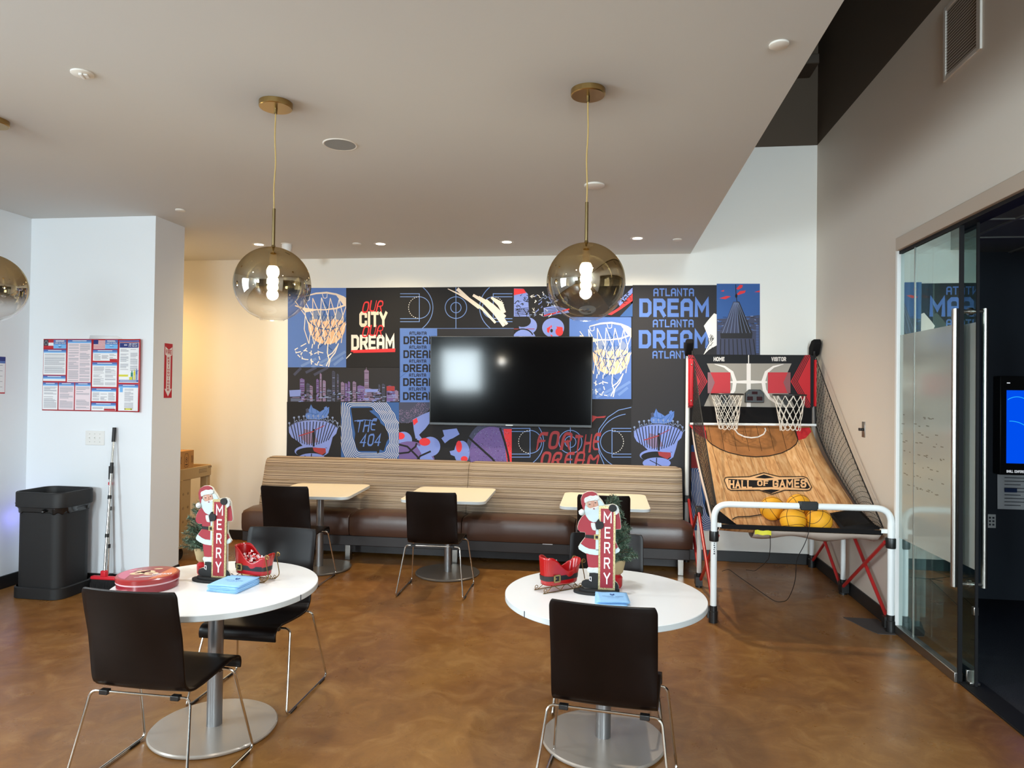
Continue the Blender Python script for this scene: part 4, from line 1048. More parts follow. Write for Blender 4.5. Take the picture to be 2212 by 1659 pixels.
def on_ramp(x, y, lift=.004):
    d = sightline(x, y); lo, hi = 5.56/d.y, 7.299/d.y
    fn = lambda t: EYE+d.z*t-rz_(d.y*t)
    if fn(hi) > 0 : return None
    for _ in range(40):
        mid = (lo+hi)/2
        if fn(mid) > 0: lo = mid
        else: hi = mid
    X = d.x*lo; x0, x1 = ramp_x(d.y*lo); u = max(-1, min(1, 2*(X-x0)/(x1-x0)-1))
    return g((X, d.y*lo, rz_(d.y*lo)+lift+.012*u**4))
rp = MB()   # re-used for each printed area
def rput(pts, mi, lift=.004):
    _bc[0] = (_bc[0]+1) % 60; v = [on_ramp(*cN(p), lift+_bc[0]*.00001) for p in pts]
    if any(a is None for a in v): return
    c = (Vector(v[1])-Vector(v[0])).cross(Vector(v[-1])-Vector(v[0]))
    rp.sheet(v if c.z > 0 else v[::-1], mi)
def rline(pts, w, mi, lift=.005, closed=False):
    dense = [pts[0]]
    for a, b in zip(pts, pts[1:]):
        m2 = max(1, int(math.dist(a, b)/25)); dense += [(a[0]+(b[0]-a[0])*t/m2, a[1]+(b[1]-a[1])*t/m2) for t in range(1, m2+1)]
    for q in ribbon(dense, w, closed): rput(q, mi, lift)
arc = [(350, 880), (362, 962), (400, 1000), (480, 1045), (560, 1075), (680, 1102), (800, 1112), (920, 1104), (1030, 1078), (1110, 1040), (1160, 1000), (1177, 960), (1160, 900), (1140, 840)]
mat('print_wood_dark', (150, 98, 54), 0.5, vary=(9, .25, (1, .15, 1)))
# key area: darker planks, laid in strips so it follows the curve
for a, b in zip(arc[1:-2], arc[2:-1]):
    for t in range(4):
        pass
def rfill(poly, mi, lift, step=22):
    y0, y1 = min(p[1] for p in poly), max(p[1] for p in poly); x0, x1 = min(p[0] for p in poly), max(p[0] for p in poly)
    y = y0
    while y < y1:
        x = x0
        while x < x1:
            q = clip(poly, x, min(x+60, x1), y, min(y+step, y1))
            if len(q) >= 3: rput(q, mi, lift)
            x += 60
        y += step
key = [(345, 830)]+arc[:-1]+[(1138, 835)]
rfill(key, 0, .0035)
for k in range(8): rline([(372+k*108-(0), 832), (405+k*112, 1000 if k in (0, 7) else 1060)], 3, 1, .0045)
RPM = ['print_wood_dark', 'print_black', 'cloth_red', 'print_white', mat('print_tan', (226, 178, 130), 0.5)]
rp.build('key_print', RPM, ramp); rp = MB()
rline(arc, 7, 1, .006)
rp.build('key_line', RPM, ramp); rp = MB()
rfill([(200, 835), (343, 835), (362, 958), (300, 930), (235, 880)], 2, .005); rp.build('corner_patch', RPM, ramp); rp = MB(); rfill([(1145, 835), (1268, 835), (1297, 895), (1245, 950), (1182, 966), (1165, 900)], 2, .005)
for_ = rp.build('corner_patch', RPM, ramp); rp = MB()
rline([(600, 815), (605, 860), (640, 905), (700, 933), (760, 941), (820, 934), (870, 908), (888, 875), (880, 852)], 11, 3, .006)
rp.build('throw_line', RPM, ramp); rp = MB()
# banner logo
OUT = [(545, 1297), (740, 1290), (870, 1255), (1010, 1290), (1225, 1290), (1262, 1305), (1300, 1385), (1285, 1412), (1250, 1418), (1060, 1412), (945, 1449), (830, 1412), (575, 1416), (545, 1400), (517, 1325), (525, 1303)]
rfill([(550, 1304), (742, 1297), (872, 1262), (1008, 1297), (1222, 1297), (1256, 1310), (1292, 1386), (1280, 1406), (1250, 1411), (1058, 1405), (944, 1441), (832, 1405), (580, 1409), (552, 1396), (524, 1325), (532, 1308)], 4, .0055)
rline(OUT+[OUT[0]], 6, 1, .0065)
rfill([(552, 1312), (760, 1322), (890, 1325), (1010, 1318), (1235, 1305), (1285, 1390), (1262, 1402), (1080, 1388), (930, 1384), (780, 1388), (585, 1404), (560, 1390)], 1, .0065)
rfill([(872, 1272), (790, 1300), (880, 1308), (965, 1300)], 1, .0065); rfill([(940, 1440), (850, 1412), (935, 1404), (1020, 1410)], 1, .0065)
for w_, x0, x1, y0, y1 in (('HALL', 560, 765, 1326, 1398), ('OF', 812, 912, 1328, 1376), ('GAMES', 950, 1252, 1316, 1392)):
    for q in lettering(w_, x0, y1, x1-x0, y1-y0, 1.55, gap=1.0, serif=1.1, alt={'A': 'a'}): rput(q, 4, .0085)
rp.build('banner_print', RPM, ramp); rp = MB()
# black pockets in the front corners and the black hem line
rfill([(470, 1605), (520, 1660), (560, 1690), (600, 1738), (495, 1738), (480, 1660)], 1, .006)
rp.build('corner_patch', RPM, ramp); rp = MB()
cK = crop(1440, 1000, 4.148)
_cN = cN; cN = cK
rline([(590, 522), (610, 506), (640, 496), (740, 492), (850, 474), (900, 462)], 9, 1, .010); rline([(1380, 468), (1420, 474), (1480, 500), (1545, 528)], 9, 1, .010); rline([(1010, 452), (1060, 458), (1100, 470)], 9, 1, .010)
cN = _cN
rp.build('black_cord', RPM, ramp)
# front tray edge, corner gussets, sagging cloth underneath
def tray_pt(x, y): return at(x, y, Y=5.555)
MB().box(.90-gx, 2.09-gx, 5.548-gy, 5.575-gy, .722, .757).build('tray_hem', 'cloth_black', game, bevel=.005)
m_ = MB().add([g(p) for p in ((.893, 5.56, .757), (1.02, 5.56, .757), (.96, 5.80, .76), (.893, 5.98, .84), (.885, 5.60, .86))], [(0, 1, 2, 3, 4)])
m_.build('corner_gusset', 'cloth_black', game, solid=.004)
m_ = MB().add([g(p) for p in ((2.10, 5.56, .757), (1.80, 5.58, .750), (1.83, 5.98, .800), (2.085, 6.05, .84), (2.10, 5.75, .765))], [(0, 4, 3, 2, 1)])
m_.build('corner_gusset', 'cloth_black', game, solid=.004)
rows = []
for j in range(8):
    f = j/7; row = []
    for i in range(25):
        u = i/24; x = 1.16+u*.92
        y_ = 5.565+.50*f; row.append(g((x, y_, min(rz_(y_)-.010, .722)-.034*sin(pi*min(1, f*1.4))*(.5+.5*sin(u*12+.6))-.006)))
    rows.append(row)
MB().grid(rows).build('under_cloth', 'cloth_beige', game, solid=.003)
m_ = MB().grid([[g((1.155+.122*i/6, 5.544+.004*sin(i), .722-.034*j/3+.004*sin(i*1.7))) for i in range(7)] for j in range(4)])
m_.build('warning_tag', 'tag_yellow', game)
for x0, x1 in ((LX-.012, .905), (2.075, RX+.012)): MB().box(x0-gx, x1-gx, 5.545-gy, 5.575-gy, .735, .765).build('tray_bracket', 'tube_white', game)
# side nets with black webbing
for x, bow in ((.895, -.0), (2.103, .0)):
    topP, lowP = Vector((x, 7.42, 2.25)), Vector((x, 5.60, .78))
    def edge(t): p = topP.lerp(lowP, t); p.z -= .05*sin(pi*t); p.x += 0; return p
    def foot(t):
        y = 7.30+(5.62-7.30)*t; return Vector((x, y, rz_(y)+.012))
    def nt_(t, v): return foot(t).lerp(edge(t), v)
    web = MB()
    ed = [edge(k/20) for k in range(21)]
    web.add([g(p+Vector((dx, 0, 0))+off) for p in ed for dx, off in ((-.004, Vector((0, -.022, -.022))), (-.004, Vector((0, .022, .022))), (.004, Vector((0, .022, .022))), (.004, Vector((0, -.022, -.022))))],
            [(i*4+a, i*4+(a+1) % 4, (i+1)*4+(a+1) % 4, (i+1)*4+a) for i in range(20) for a in range(4)])
    web.tube([g(Vector((x, 7.37, 2.22))), g(Vector((x, 7.335, 1.9))), g(Vector((x, 7.30, 1.46)))], .010, 6)
    web.build('net_webbing', 'webbing', game)
    nb = MB(); NU, NV = 32, 14
    rn = random.Random(5)
    for fam in (1, -1):
        for c_ in range(-NV, NU+NV+1):
            pts = []
            for v in range(0, NV+1):
                u = c_+fam*v*.5*1.0
                if 0 <= u <= NU: pts.append(nt_(u/NU, v/NV))
                elif len(pts) >= 2: break
            if len(pts) >= 2: nb.tube([g(p) for p in pts], .0018, 4, caps=False)
    nb.build('side_net', 'cord_black', game)
    gt([foot(k/16)+Vector((0, 0, .003)) for k in range(17)], .007, 6).build('net_hem', 'webbing', game)
# ball sensor on the bar with its cable
MB().box(1.475-gx, 1.612-gx, 5.508-gy, 5.562-gy, .905, .955).box(1.482-gx, 1.605-gx, 5.505-gy, 5.515-gy, .893, .962).build('sensor_box', 'black_plastic', game, bevel=.008)
MB().tube([g(p) for p in fillet([(1.55, 5.50, .90), (1.552, 5.51, .80), (1.545, 5.535, .70), (1.52, 5.545, .62), (1.478, 5.6, .50), (1.50, 5.7, .30), (1.47, 5.8, .12), (1.45, 6.1, .015), (1.30, 6.9, .012), (1.25, 7.2, .012), (1.17, 7.1, .012)], .12, 5)], .003, 6).build('cable', 'black_rubber', game)
MB().tube([g(p) for p in fillet([(1.28, 5.60, .71), (1.29, 5.62, .60), (1.295, 5.68, .48), (1.36, 6.2, .30), (1.42, 6.8, .10), (1.42, 7.2, .012)], .12, 5)], .0028, 6).build('cable', 'black_rubber', game)
m_ = MB()
for k in range(6): m_.box(LX-.012-gx-.006+.002*(k % 2), LX-.012-gx+.006-.002*(k % 3), 5.5098-gy, 5.512-gy, .53+k*.016, .54+k*.016)
m_.build('sticker_print', 'grey_ink', game)
# basketballs lying in the tray
mat('ball_rubber', (236, 168, 34), 0.55, spec=0.4, bump=(420, 0.25)); mat('ball_seam', (70, 34, 16), 0.6)
def make_ball(label):
    r = .0985
    t = thing('basketball', label, 'ball', (0, 0, 0), 0, 'orange basketballs in the game tray')
    MB().ball((0, 0, 0), r, 40).build('ball_skin', 'ball_rubber', t)
    s_ = MB(); R2 = r+.0004; N = 64
    cs = [[(cos(a), sin(a), 0) for a in [2*pi*k/N for k in range(N)]], [(cos(a), 0, sin(a)) for a in [2*pi*k/N for k in range(N)]]]
    for sg in (1, -1):
        cs.append([(lambda v: v.normalized()[:])(Vector((.55*cos(2*a)*0+cos(a)*.82, sg*(.62+.12*cos(2*a)), sin(a)*.82))) for a in [2*pi*k/N for k in range(N)]])
    for c_ in cs: s_.tube([tuple(v*R2 for v in p) for p in c_], .0019, 5, closed=True)
    s_.build('seam_lines', 'ball_seam', t)
    return t
b1 = make_ball('orange basketball at the left end of the row in the tray')
def put_ball(o, px, py, Y, rot):
    v = at(px, py, Y=Y); z = rz_(Y)+.012+.0985
    o.location = (v.x, Y, z); o.rotation_euler = rot
put_ball(b1, 1668, 1123, 5.90, (.5, .9, .3))
GB = 'orange basketballs in the game tray'
for px, Y, rot, lb in ((1713, 5.672, (1.3, .4, .8), 'orange basketball in front of the middle of the tray, overlapping the one behind'), (1725, 5.945, (.2, 1.2, 2.0), 'orange basketball at the back, resting behind the front row'), (1769, 5.685, (1.0, .5, 2.6), 'orange basketball at the right end of the row in the tray')):
    o = dup(b1, (0, 0, 0), 0, lb, GB); put_ball(o, px, 1125, Y, rot)
# scrap mat under the front foot
o = MB().slab([(1.90, 5.83), (2.155, 5.83), (2.155, 5.47), (2.03, 5.47), (1.985, 5.56)], 0.0, .004).build('floor_mat', mat('mat_grey', (66, 60, 58), 0.75))
tag(o, 'thin grey rubber mat under the right front foot of the arcade game', 'mat')

# ================================================================== TABLE DECORATIONS
mat('santa_red', (140, 26, 40), 0.55); mat('suit_red_matte', (146, 32, 46), 0.6); mat('fur_white', (200, 202, 200), 0.9, bump=(120, .6)); mat('beard_white', (184, 198, 202), 0.8)
mat('felt_black', (20, 20, 21), 0.75); mat('skin_paint', (184, 136, 116), 0.6); mat('gold_paint', (172, 150, 96), 0.4, 0.5); mat('sign_red', (140, 18, 34), 0.45)
mat('letter_white', (238, 230, 232), 0.5); mat('eye_dark', (70, 56, 52), 0.5); mat('mouth_red', (120, 40, 60), 0.5)
def glitter():
    mt = bpy.data.materials.new('gold_glitter'); mt.use_nodes = True; nt = mt.node_tree; b = nt.nodes['Principled BSDF']
    tc = nt.nodes.new('ShaderNodeTexCoord'); v = nt.nodes.new('ShaderNodeTexVoronoi'); v.inputs['Scale'].default_value = 420
    nt.links.new(tc.outputs['Object'], v.inputs['Vector'])
    r = nt.nodes.new('ShaderNodeValToRGB'); r.color_ramp.elements[0].color = (*lin((120, 96, 46)), 1); r.color_ramp.elements[1].color = (*lin((236, 220, 170)), 1)
    nt.links.new(v.outputs['Color'], r.inputs[0]); nt.links.new(r.outputs[0], b.inputs['Base Color'])
    b.inputs['Metallic'].default_value = .5; b.inputs['Roughness'].default_value = .35
    MATS['gold_glitter'] = mt
glitter()
def holiday_figure(label, loc, rz, scale):
    t = thing('holiday_figure', label, 'decoration', loc, rz, 'bearded winter figures with MERRY signs')
    s = scale/3021.0
    def q(pts): return [((x-428)*s, (1601-y)*s) for x, y in pts]
    def part(name, pts, depth, mname, th=.004, rnd=6, bev=.0012, smooth=True):
        P = pts if not rnd else [(v.x, v.y) for v in fillet([(a, b, 0) for a, b in pts], rnd, 3, True)]
        return MB().prism(q(P), -depth*s*3021-th*.0, .006-depth*.0).build(name, mname, t, bevel=bev) if False else MB().prism(q(P), -depth, -depth+th+.0005).build(name, mname, t, bevel=bev)
    MB().lathe([(.117*scale, 0), (.117*scale, .012)], (-.004, .012, 0), 48, sx=1, sy=.52).lathe([(.102*scale, .012), (.102*scale, .024)], (.01, .010, 0), 48, sx=1, sy=.46).build('base', 'felt_black', t, bevel=.002)
    # back board: one cut-out silhouette with a pale sawn edge
    back = [(240, 1530), (190, 1490), (183, 1450), (200, 1412), (250, 1388), (300, 1385), (268, 1250), (290, 1200), (255, 1000), (200, 975), (138, 935), (130, 900), (160, 845), (190, 805), (232, 750), (236, 705), (232, 675), (160, 672), (120, 635), (112, 590), (130, 515), (178, 435), (222, 400), (180, 415), (135, 395), (128, 350), (170, 318), (205, 325), (170, 240), (160, 160), (188, 85), (260, 42), (340, 36), (405, 62), (445, 125), (490, 175), (530, 245), (600, 232), (650, 220), (710, 240), (745, 300), (770, 450), (783, 570), (772, 606), (700, 612), (700, 790), (740, 880), (770, 918), (750, 955), (698, 985), (700, 1395), (735, 1430), (758, 1480), (752, 1525)]
    MB().prism(q(back), 0.0, .009).build('back_board', mat('sawn_board', (206, 196, 180), .8), t)
    part('coat', [(228, 400), (178, 440), (135, 518), (117, 590), (124, 640), (160, 668), (235, 670), (240, 712), (236, 752), (190, 812), (165, 858), (300, 935), (445, 960), (445, 500), (420, 480), (300, 400)], .003, 'suit_red_matte', .003, 12)
    part('coat', [(690, 360), (742, 350), (765, 450), (778, 570), (768, 601), (690, 606)], .003, 'suit_red_matte', .003, 10)
    part('coat', [(685, 800), (706, 815), (740, 890), (685, 905)], .003, 'suit_red_matte', .003, 5)
    part('trousers', [(255, 985), (265, 1080), (290, 1215), (448, 1215), (448, 980)], .003, 'suit_red_matte', .003)
    part('coat_trim', [(160, 848), (136, 900), (141, 930), (200, 970), (300, 1004), (400, 1013), (445, 1010), (445, 922), (395, 926), (300, 920), (235, 893), (185, 858)], .006, 'beard_white', .004)
    part('coat_trim', [(735, 878), (766, 916), (750, 950), (690, 982), (690, 925)], .006, 'beard_white', .004)
    part('coat_trim', [(396, 610), (445, 605), (445, 940), (396, 940)], .006, 'beard_white', .004, 0)
    part('belt', [(238, 705), (445, 714), (445, 768), (234, 752)], .0075, 'felt_black', .003, 0)
    MB().prism(q([(372, 695), (445, 695), (445, 772), (372, 772)]), -.0105, -.0065).prism(q([(390, 712), (432, 712), (432, 756), (390, 756)]), -.0112, -.010, 1).build('buckle', ['gold_paint', 'felt_black'], t)
    part('cuff', [(268, 1225), (285, 1203), (360, 1208), (445, 1200), (445, 1290), (380, 1282), (300, 1288), (272, 1262)], .0075, 'fur_white', .006, 14, .002)
    part('boot', [(305, 1285), (445, 1285), (445, 1528), (240, 1522), (192, 1490), (184, 1450), (200, 1416), (250, 1391), (300, 1391)], .006, 'felt_black', .006, 14, .002)
    part('boot', [(685, 1396), (730, 1428), (755, 1480), (750, 1524), (685, 1528)], .006, 'felt_black', .006, 12, .002)
    MB().prism(q([(303, 1345), (340, 1345), (340, 1418), (318, 1405), (303, 1402)]), -.0075, -.0055).prism(q([(311, 1355), (331, 1355), (331, 1402), (320, 1396), (311, 1394)]), -.0082, -.0072, 1).build('boot_buckle', ['letter_white', 'felt_black'], t)
    part('beard', [(240, 250), (275, 285), (320, 300), (430, 255), (446, 262), (446, 470), (420, 500), (360, 517), (290, 482), (240, 412), (218, 340), (224, 270)], .0065, 'beard_white', .005, 14, .002)
    part('face', [(262, 205), (268, 285), (330, 305), (430, 258), (416, 175), (300, 185)], .0055, 'skin_paint', .003, 12)
    m_ = MB()
    for ex, ey in ((298, 238), (386, 210)):
        m_.prism(q(ell(ex, ey, 15, 8, 14)), -.0063, -.0052); m_.prism(q([(ex-24, ey-17), (ex-10, ey-27), (ex+10, ey-29), (ex+24, ey-24), (ex+10, ey-22), (ex-10, ey-20)]), -.0066, -.0052, 1)
    m_.build('eyes', ['eye_dark', 'fur_white'], t)
    MB().prism(q([(332, 255), (350, 215), (362, 252), (358, 268), (338, 270)]), -.0085, -.0052).build('nose', 'skin_paint', t, bevel=.0015)
    part('moustache', [(272, 285), (300, 300), (350, 285), (440, 258), (440, 285), (400, 305), (352, 322), (300, 318)], .0085, 'fur_white', .004, 8)
    MB().prism(q(ell(364, 302, 17, 9, 14)), -.0095, -.0075).build('mouth', 'mouth_red', t)
    part('hat', [(225, 330), (200, 325), (173, 240), (164, 160), (192, 88), (262, 48), (340, 40), (400, 65), (420, 115), (330, 115), (238, 165), (228, 250)], .0055, 'santa_red', .005, 16, .002)
    part('hat_trim', [(212, 165), (225, 138), (260, 125), (300, 104), (350, 108), (400, 92), (440, 122), (438, 155), (400, 172), (360, 176), (320, 184), (270, 196), (222, 222)], .009, 'fur_white', .008, 12, .003)
    part('hair', [(415, 175), (450, 163), (490, 198), (524, 246), (440, 262), (430, 220)], .0055, 'beard_white', .004, 8)
    MB().ball((q([(178, 366)])[0][0], -.006, q([(178, 366)])[0][1]), .0155*scale, 18).build('pompom', 'fur_white', t)
    # sign
    sg = MB().prism(q([(440, 252), (695, 252), (697, 1532), (440, 1532)]), -.013, -.003).build('sign_frame', 'gold_glitter', t, bevel=.001)
    MB().prism(q([(470, 292), (663, 292), (663, 1498), (470, 1498)]), -.0142, -.0125).build('sign_board', 'sign_red', sg)
    m_ = MB()
    for chx, y0, y1, x0, x1 in (('M', 337, 510, 514, 636), ('E', 570, 745, 530, 618), ('R', 800, 970, 526, 616), ('R', 1035, 1205, 526, 616), ('Y', 1265, 1440, 522, 622)):
        for kk, pl in enumerate(lettering(chx, x0, y1, x1-x0, y1-y0, .95)): m_.prism(q(pl), -.0165-kk*.00002, -.0140)
    m_.build('lettering', 'letter_white', sg)
    part('mitten', [(388, 520), (430, 457), (450, 452), (456, 490), (500, 495), (520, 540), (510, 582), (480, 602), (415, 614), (400, 590)], .021, 'felt_black', .012, 10, .002)
    part('sleeve_cuff', [(320, 518), (385, 520), (402, 600), (395, 634), (345, 624), (325, 572)], .0155, 'fur_white', .010, 10, .003)
    part('sleeve_cuff', [(690, 235), (725, 245), (748, 300), (735, 355), (700, 385), (680, 330)], .015, 'fur_white', .010, 10, .003)
    part('mitten', ell(650, 280, 62, 56, 22), .021, 'felt_black', .012, 0, .002)
    return t
holiday_figure('painted cutout of bearded man in red suit with MERRY sign, beside cookie tin', (-2.045, 3.405, .745), radians(-2), .97)
holiday_figure('painted cutout of bearded man in red suit with MERRY sign, before tinsel tree', (-.030, 3.545, .745), radians(0), 1.0)

# ---- red sleigh baskets
mat('sleigh_red', (164, 14, 18), 0.24, spec=0.6, coat=0.3); mat('sleigh_gold', (140, 112, 62), 0.32, 0.9); mat('belt_black', (26, 26, 28), 0.4)
def sleigh(label, loc, rz):
    t = thing('sleigh_basket', label, 'decoration', loc, rz, 'red sleigh candy baskets')
    L, Wd = .112, .052
    NA, NZ = 64, 12
    def plan(a, f):
        c, s_ = cos(a), sin(a); e = .62
        k = .90+.10*f
        return (L*k*math.copysign(abs(c)**e, c), Wd*k*math.copysign(abs(s_)**e, s_))
    def top(x):
        u = x/L   # -1 high back, +1 front lip
        if u < -.75: return .178
        if u < .25: f = (u+.75)/1.0; return .178-.078*(f*f*(3-2*f))
        f = (u-.25)/.75; return .100+.052*(f*f)
    def ring(f):
        out = []
        for k in range(NA):
            x, y = plan(2*pi*k/NA, f); out.append((x, y))
        return out
    rows = []
    for j in range(NZ+1):
        f = j/NZ; r = ring(f); row = [(x+(.012*f*f if x > L*.8 else 0), y, .036+(top(x)-.036)*f) for x, y in r]; rows.append(row+[row[0]])
    MB().grid(rows).sheet([(x, y, .036) for x, y in ring(0)][::-1]).build('basket', 'sleigh_red', t, solid=.0022)
    bz = MB(); rws = []
    for z, o in ((.058, 1.018), (.058, 1.032), (.083, 1.032), (.083, 1.018)):
        row = [(x*o, y*(o+.015), z) for x, y in ring((z-.036)/.11)]; rws.append(row+[row[0]])
    bz.grid(rws).build('belt', 'belt_black', t)
    for sgn in (-1, 1):
        y = sgn*(Wd*.93+.004)
        bk = MB()
        for x0, x1, z0, z1 in ((-.068, -.062, .052, .09), (-.036, -.030, .052, .09), (-.068, -.030, .052, .058), (-.068, -.030, .084, .09)): bk.box(x0, x1, y-.003, y+.003, z0, z1)
        bk.box(-.062, -.052, y-.002, y+.002, .069, .073).build('buckle', 'gold_paint', t)
    def scroll(c, r, a0, turns, ysd, n=26, sg=1):
        return [(c[0]+r*(1-.62*k/n)*cos(a0+sg*2*pi*turns*k/n), ysd, c[1]+r*(1-.62*k/n)*sin(a0+sg*2*pi*turns*k/n)) for k in range(n+1)]
    for sgn in (-1, 1):
        y = sgn*.040
        rn_ = MB()
        # runner: along the table, sweeping up at the front into a tall scroll
        path = fillet([(-.125, y, .0032), (.105, y, .0032), (.142, y, .03), (.117, y, .135)], .04, 8)
        rn_.tube(path+scroll((.130, .137), .013, pi, 1.25, y, sg=-1), .0024, 8)
        # V struts with small scrolls
        rn_.tube([(-.060, y*.8, .036), (-.105, y, .004)], .0018, 6).tube([(-.062, y*.8, .036), (-.015, y, .004)], .0018, 6).tube([(.02, y*.8, .036), (-.018, y, .004)], .0018, 6).tube([(.02, y*.8, .036), (.062, y, .004)], .0018, 6).tube([(.070, y*.8, .036), (.10, y, .004)], .0018, 6)
        rn_.tube(scroll((-.112, .016), .012, -pi/2, 1.2, y, sg=-1), .0018, 6).tube(scroll((.072, .015), .0115, -pi/2, 1.2, y, sg=1), .0018, 6).tube(scroll((.108, .016), .011, -pi/2, 1.2, y, sg=1), .0018, 6)
        rn_.build('runner', 'sleigh_gold', t)
    return t
SL1 = ((-1.852, 3.480, .745), radians(-16)); SL2 = ((-.228, 3.592, .745), radians(40))
sleigh('red sleigh basket full of wrapped candy beside the cookie tin figure', *SL1)
sleigh('red sleigh basket on the table with the tinsel tree', *SL2)
mat('candy_red', (200, 40, 46), .3); mat('candy_clear', (244, 226, 226), .2, spec=.6)
def candy_mesh():
    m_ = MB(); m_.ball((0, 0, 0), .009, 12, sz=.75)
    for k in range(3): a = 2*pi*k/3; m_.add([(0, 0, .0072), (.007*cos(a), .007*sin(a), .0055), (.007*cos(a+.7), .007*sin(a+.7), .0055)], [(0, 1, 2)], 1)
    for sg in (1, -1):
        for k in range(5):
            a = 2*pi*k/5; m_.add([(sg*.007, 0, 0), (sg*.022, .009*cos(a), .009*sin(a)), (sg*.019, .009*cos(a+.8), .009*sin(a+.8))], [(0, 1, 2)], 1)
    return m_
rn = random.Random(4)
c0 = candy_mesh().build('wrapped_candy', ['candy_red', 'candy_clear'])
def put_candies(sl, n, base, lab, grp):
    (lx, ly, lz), rz = sl
    for k in range(n):
        o = c0 if (k == 0 and base) else c0.copy()
        if not (k == 0 and base): COL.objects.link(o)
        lay = k//11; u = rn.uniform(-.055, .070); v = rn.uniform(-.026, .026)
        z = .048+.017*(k % 11 > 5)+.0165*lay*1.6
        o.location = (lx+u*cos(rz)-v*sin(rz), ly+u*sin(rz)+v*cos(rz), lz+z); o.rotation_euler = (rn.uniform(-.7, .7), rn.uniform(-.9, .9), rn.uniform(0, 6))
        tag(o, lab, 'candy', grp)
put_candies(SL1, 34, True, 'red and white wrapped candy heaped in the sleigh on the left table', 'candies in the left sleigh')
put_candies(SL2, 14, False, 'red and white wrapped candy lying in the sleigh on the right table', 'candies in the right sleigh')
# clear wrapper tip standing up in the right sleigh
o = c0.copy(); COL.objects.link(o); o.location = (-.245, 3.582, .745+.125); o.rotation_euler = (.3, 1.35, .6); o.scale = (1.25, 1.2, 1.2)
tag(o, 'wrapped candy standing up at the back of the sleigh on the right table', 'candy', 'candies in the right sleigh')

# ---- cookie tin
mat('tin_red', (132, 14, 34), 0.22, spec=0.6, coat=0.4); mat('tin_lid_art', (150, 34, 36), 0.28, spec=0.6, coat=0.3); mat('tin_orange', (214, 112, 60), .3, coat=.3); mat('tin_pink', (196, 84, 112), .3, coat=.3); mat('cookie_tan', (222, 196, 158), .5); mat('tape_clear', (208, 170, 176), .25)
t = thing('cookie_tin', 'round red cookie tin on the left table, behind the chair', 'tin', (-2.305, 3.255, .745), radians(20))
R_ = .1455
MB().lathe([(R_-.005, 0), (R_-.002, .004), (R_-.002, .042)], n=72).build('tin_body', 'tin_red', t)
lid = MB().lathe([(R_, .042), (R_+.002, .044), (R_+.002, .064), (R_-.003, .0685), (R_-.012, .0695), (.001, .0695)], n=72).build('lid', 'tin_lid_art', t)
MB().lathe([(R_+.0004, .036), (R_+.0016, .037), (R_+.0016, .0435), (R_+.0004, .0445)], n=72).build('tape_seal', 'tape_clear', t)
m_ = MB(); zt_ = .0700
def lid_poly(pts, mi, k=0):
    m_.sheet([(x, y, zt_+k*.0004) for x, y in pts], mi)
def halfdisc(a0, a1, mi): lid_poly(ell(0, 0, R_-.013, R_-.013, 26, a0, a1), mi)
halfdisc(-75, 45, 0); halfdisc(125, 235, 1)
for cx, cy in ((-.05, -.005), (-.005, .02), (.02, -.02), (-.03, .03)): lid_poly(ell(cx, cy, .034, .026, 20), 2, 1); lid_poly(ell(cx, cy, .012, .009, 14), 4, 2)
for a in ([(-.02, -.075), (.08, -.06)], [(-.04, -.09), (.06, -.075)], [(-.10, .05), (-.05, .075)]):
    for q_ in ribbon(a, .005): lid_poly(q_, 3, 2)
for q_ in lettering('DANISA', -.12, .024, .09, .028, 1.3, down=False, gap=.7): lid_poly([(-a, -b) for a, b in q_], 3, 3)
lid_poly([(p[0], p[1]) for p in ell(.03, .075, .022, .010, 18)], 2, 1)
m_.build('lid_print', ['tin_orange', 'tin_pink', 'cookie_tan', 'letter_white', 'tin_lid_art'], lid, smooth=False)

# ---- napkin stacks
mat('napkin_blue', (148, 196, 240), 0.85, bump=(160, .25)); mat('napkin_print', (38, 70, 130), .8)
def napkin(label, loc, rz, grp, printed=False, w=.185, d=.165, seed=0):
    rr = random.Random(seed); n = 10
    rows = []
    for j in range(n+1):
        row = []
        for i in range(n+1):
            u, v = i/n-.5, j/n-.5
            row.append((u*w, v*d, .0035+.0007*sin(u*9+seed)+.0006*sin(v*8+seed*2)))
        rows.append(row)
    m2 = MB().grid(rows)
    o = m2.build('paper_napkin', 'napkin_blue', None, solid=.0046, bevel=0)
    o.location = loc; o.rotation_euler = (0, 0, rz)
    if printed:
        pm = MB()
        pm.sheet([(x, y, .0085) for x, y in ((-.010, .038), (.012, .038), (.012, .024), (.001, .010), (-.010, .024))])
        pm.sheet([(x, y, .0088) for x, y in ((-.004, .034), (.006, .034), (.001, .022))], 1)
        for k2, (a0, a1, yy, hh) in enumerate(((-.050, .006, -.004, .010), (.012, .052, -.004, .010), (-.026, .030, -.023, .005))):
            n2 = int((a1-a0)/.003); pts = [(a0+(a1-a0)*i2/n2, yy+hh*.5*sin(i2*1.9+k2)*(1 if i2 % 4 else 1.6)) for i2 in range(n2+1)]
            for q_ in ribbon(pts, .0014): pm.sheet([(a, b, .0085) for a, b in q_])
        pm.build('printed_emblem', ['napkin_print', 'napkin_blue'], o, smooth=False)
    return tag(o, label, 'napkin', grp)
rn = random.Random(9)
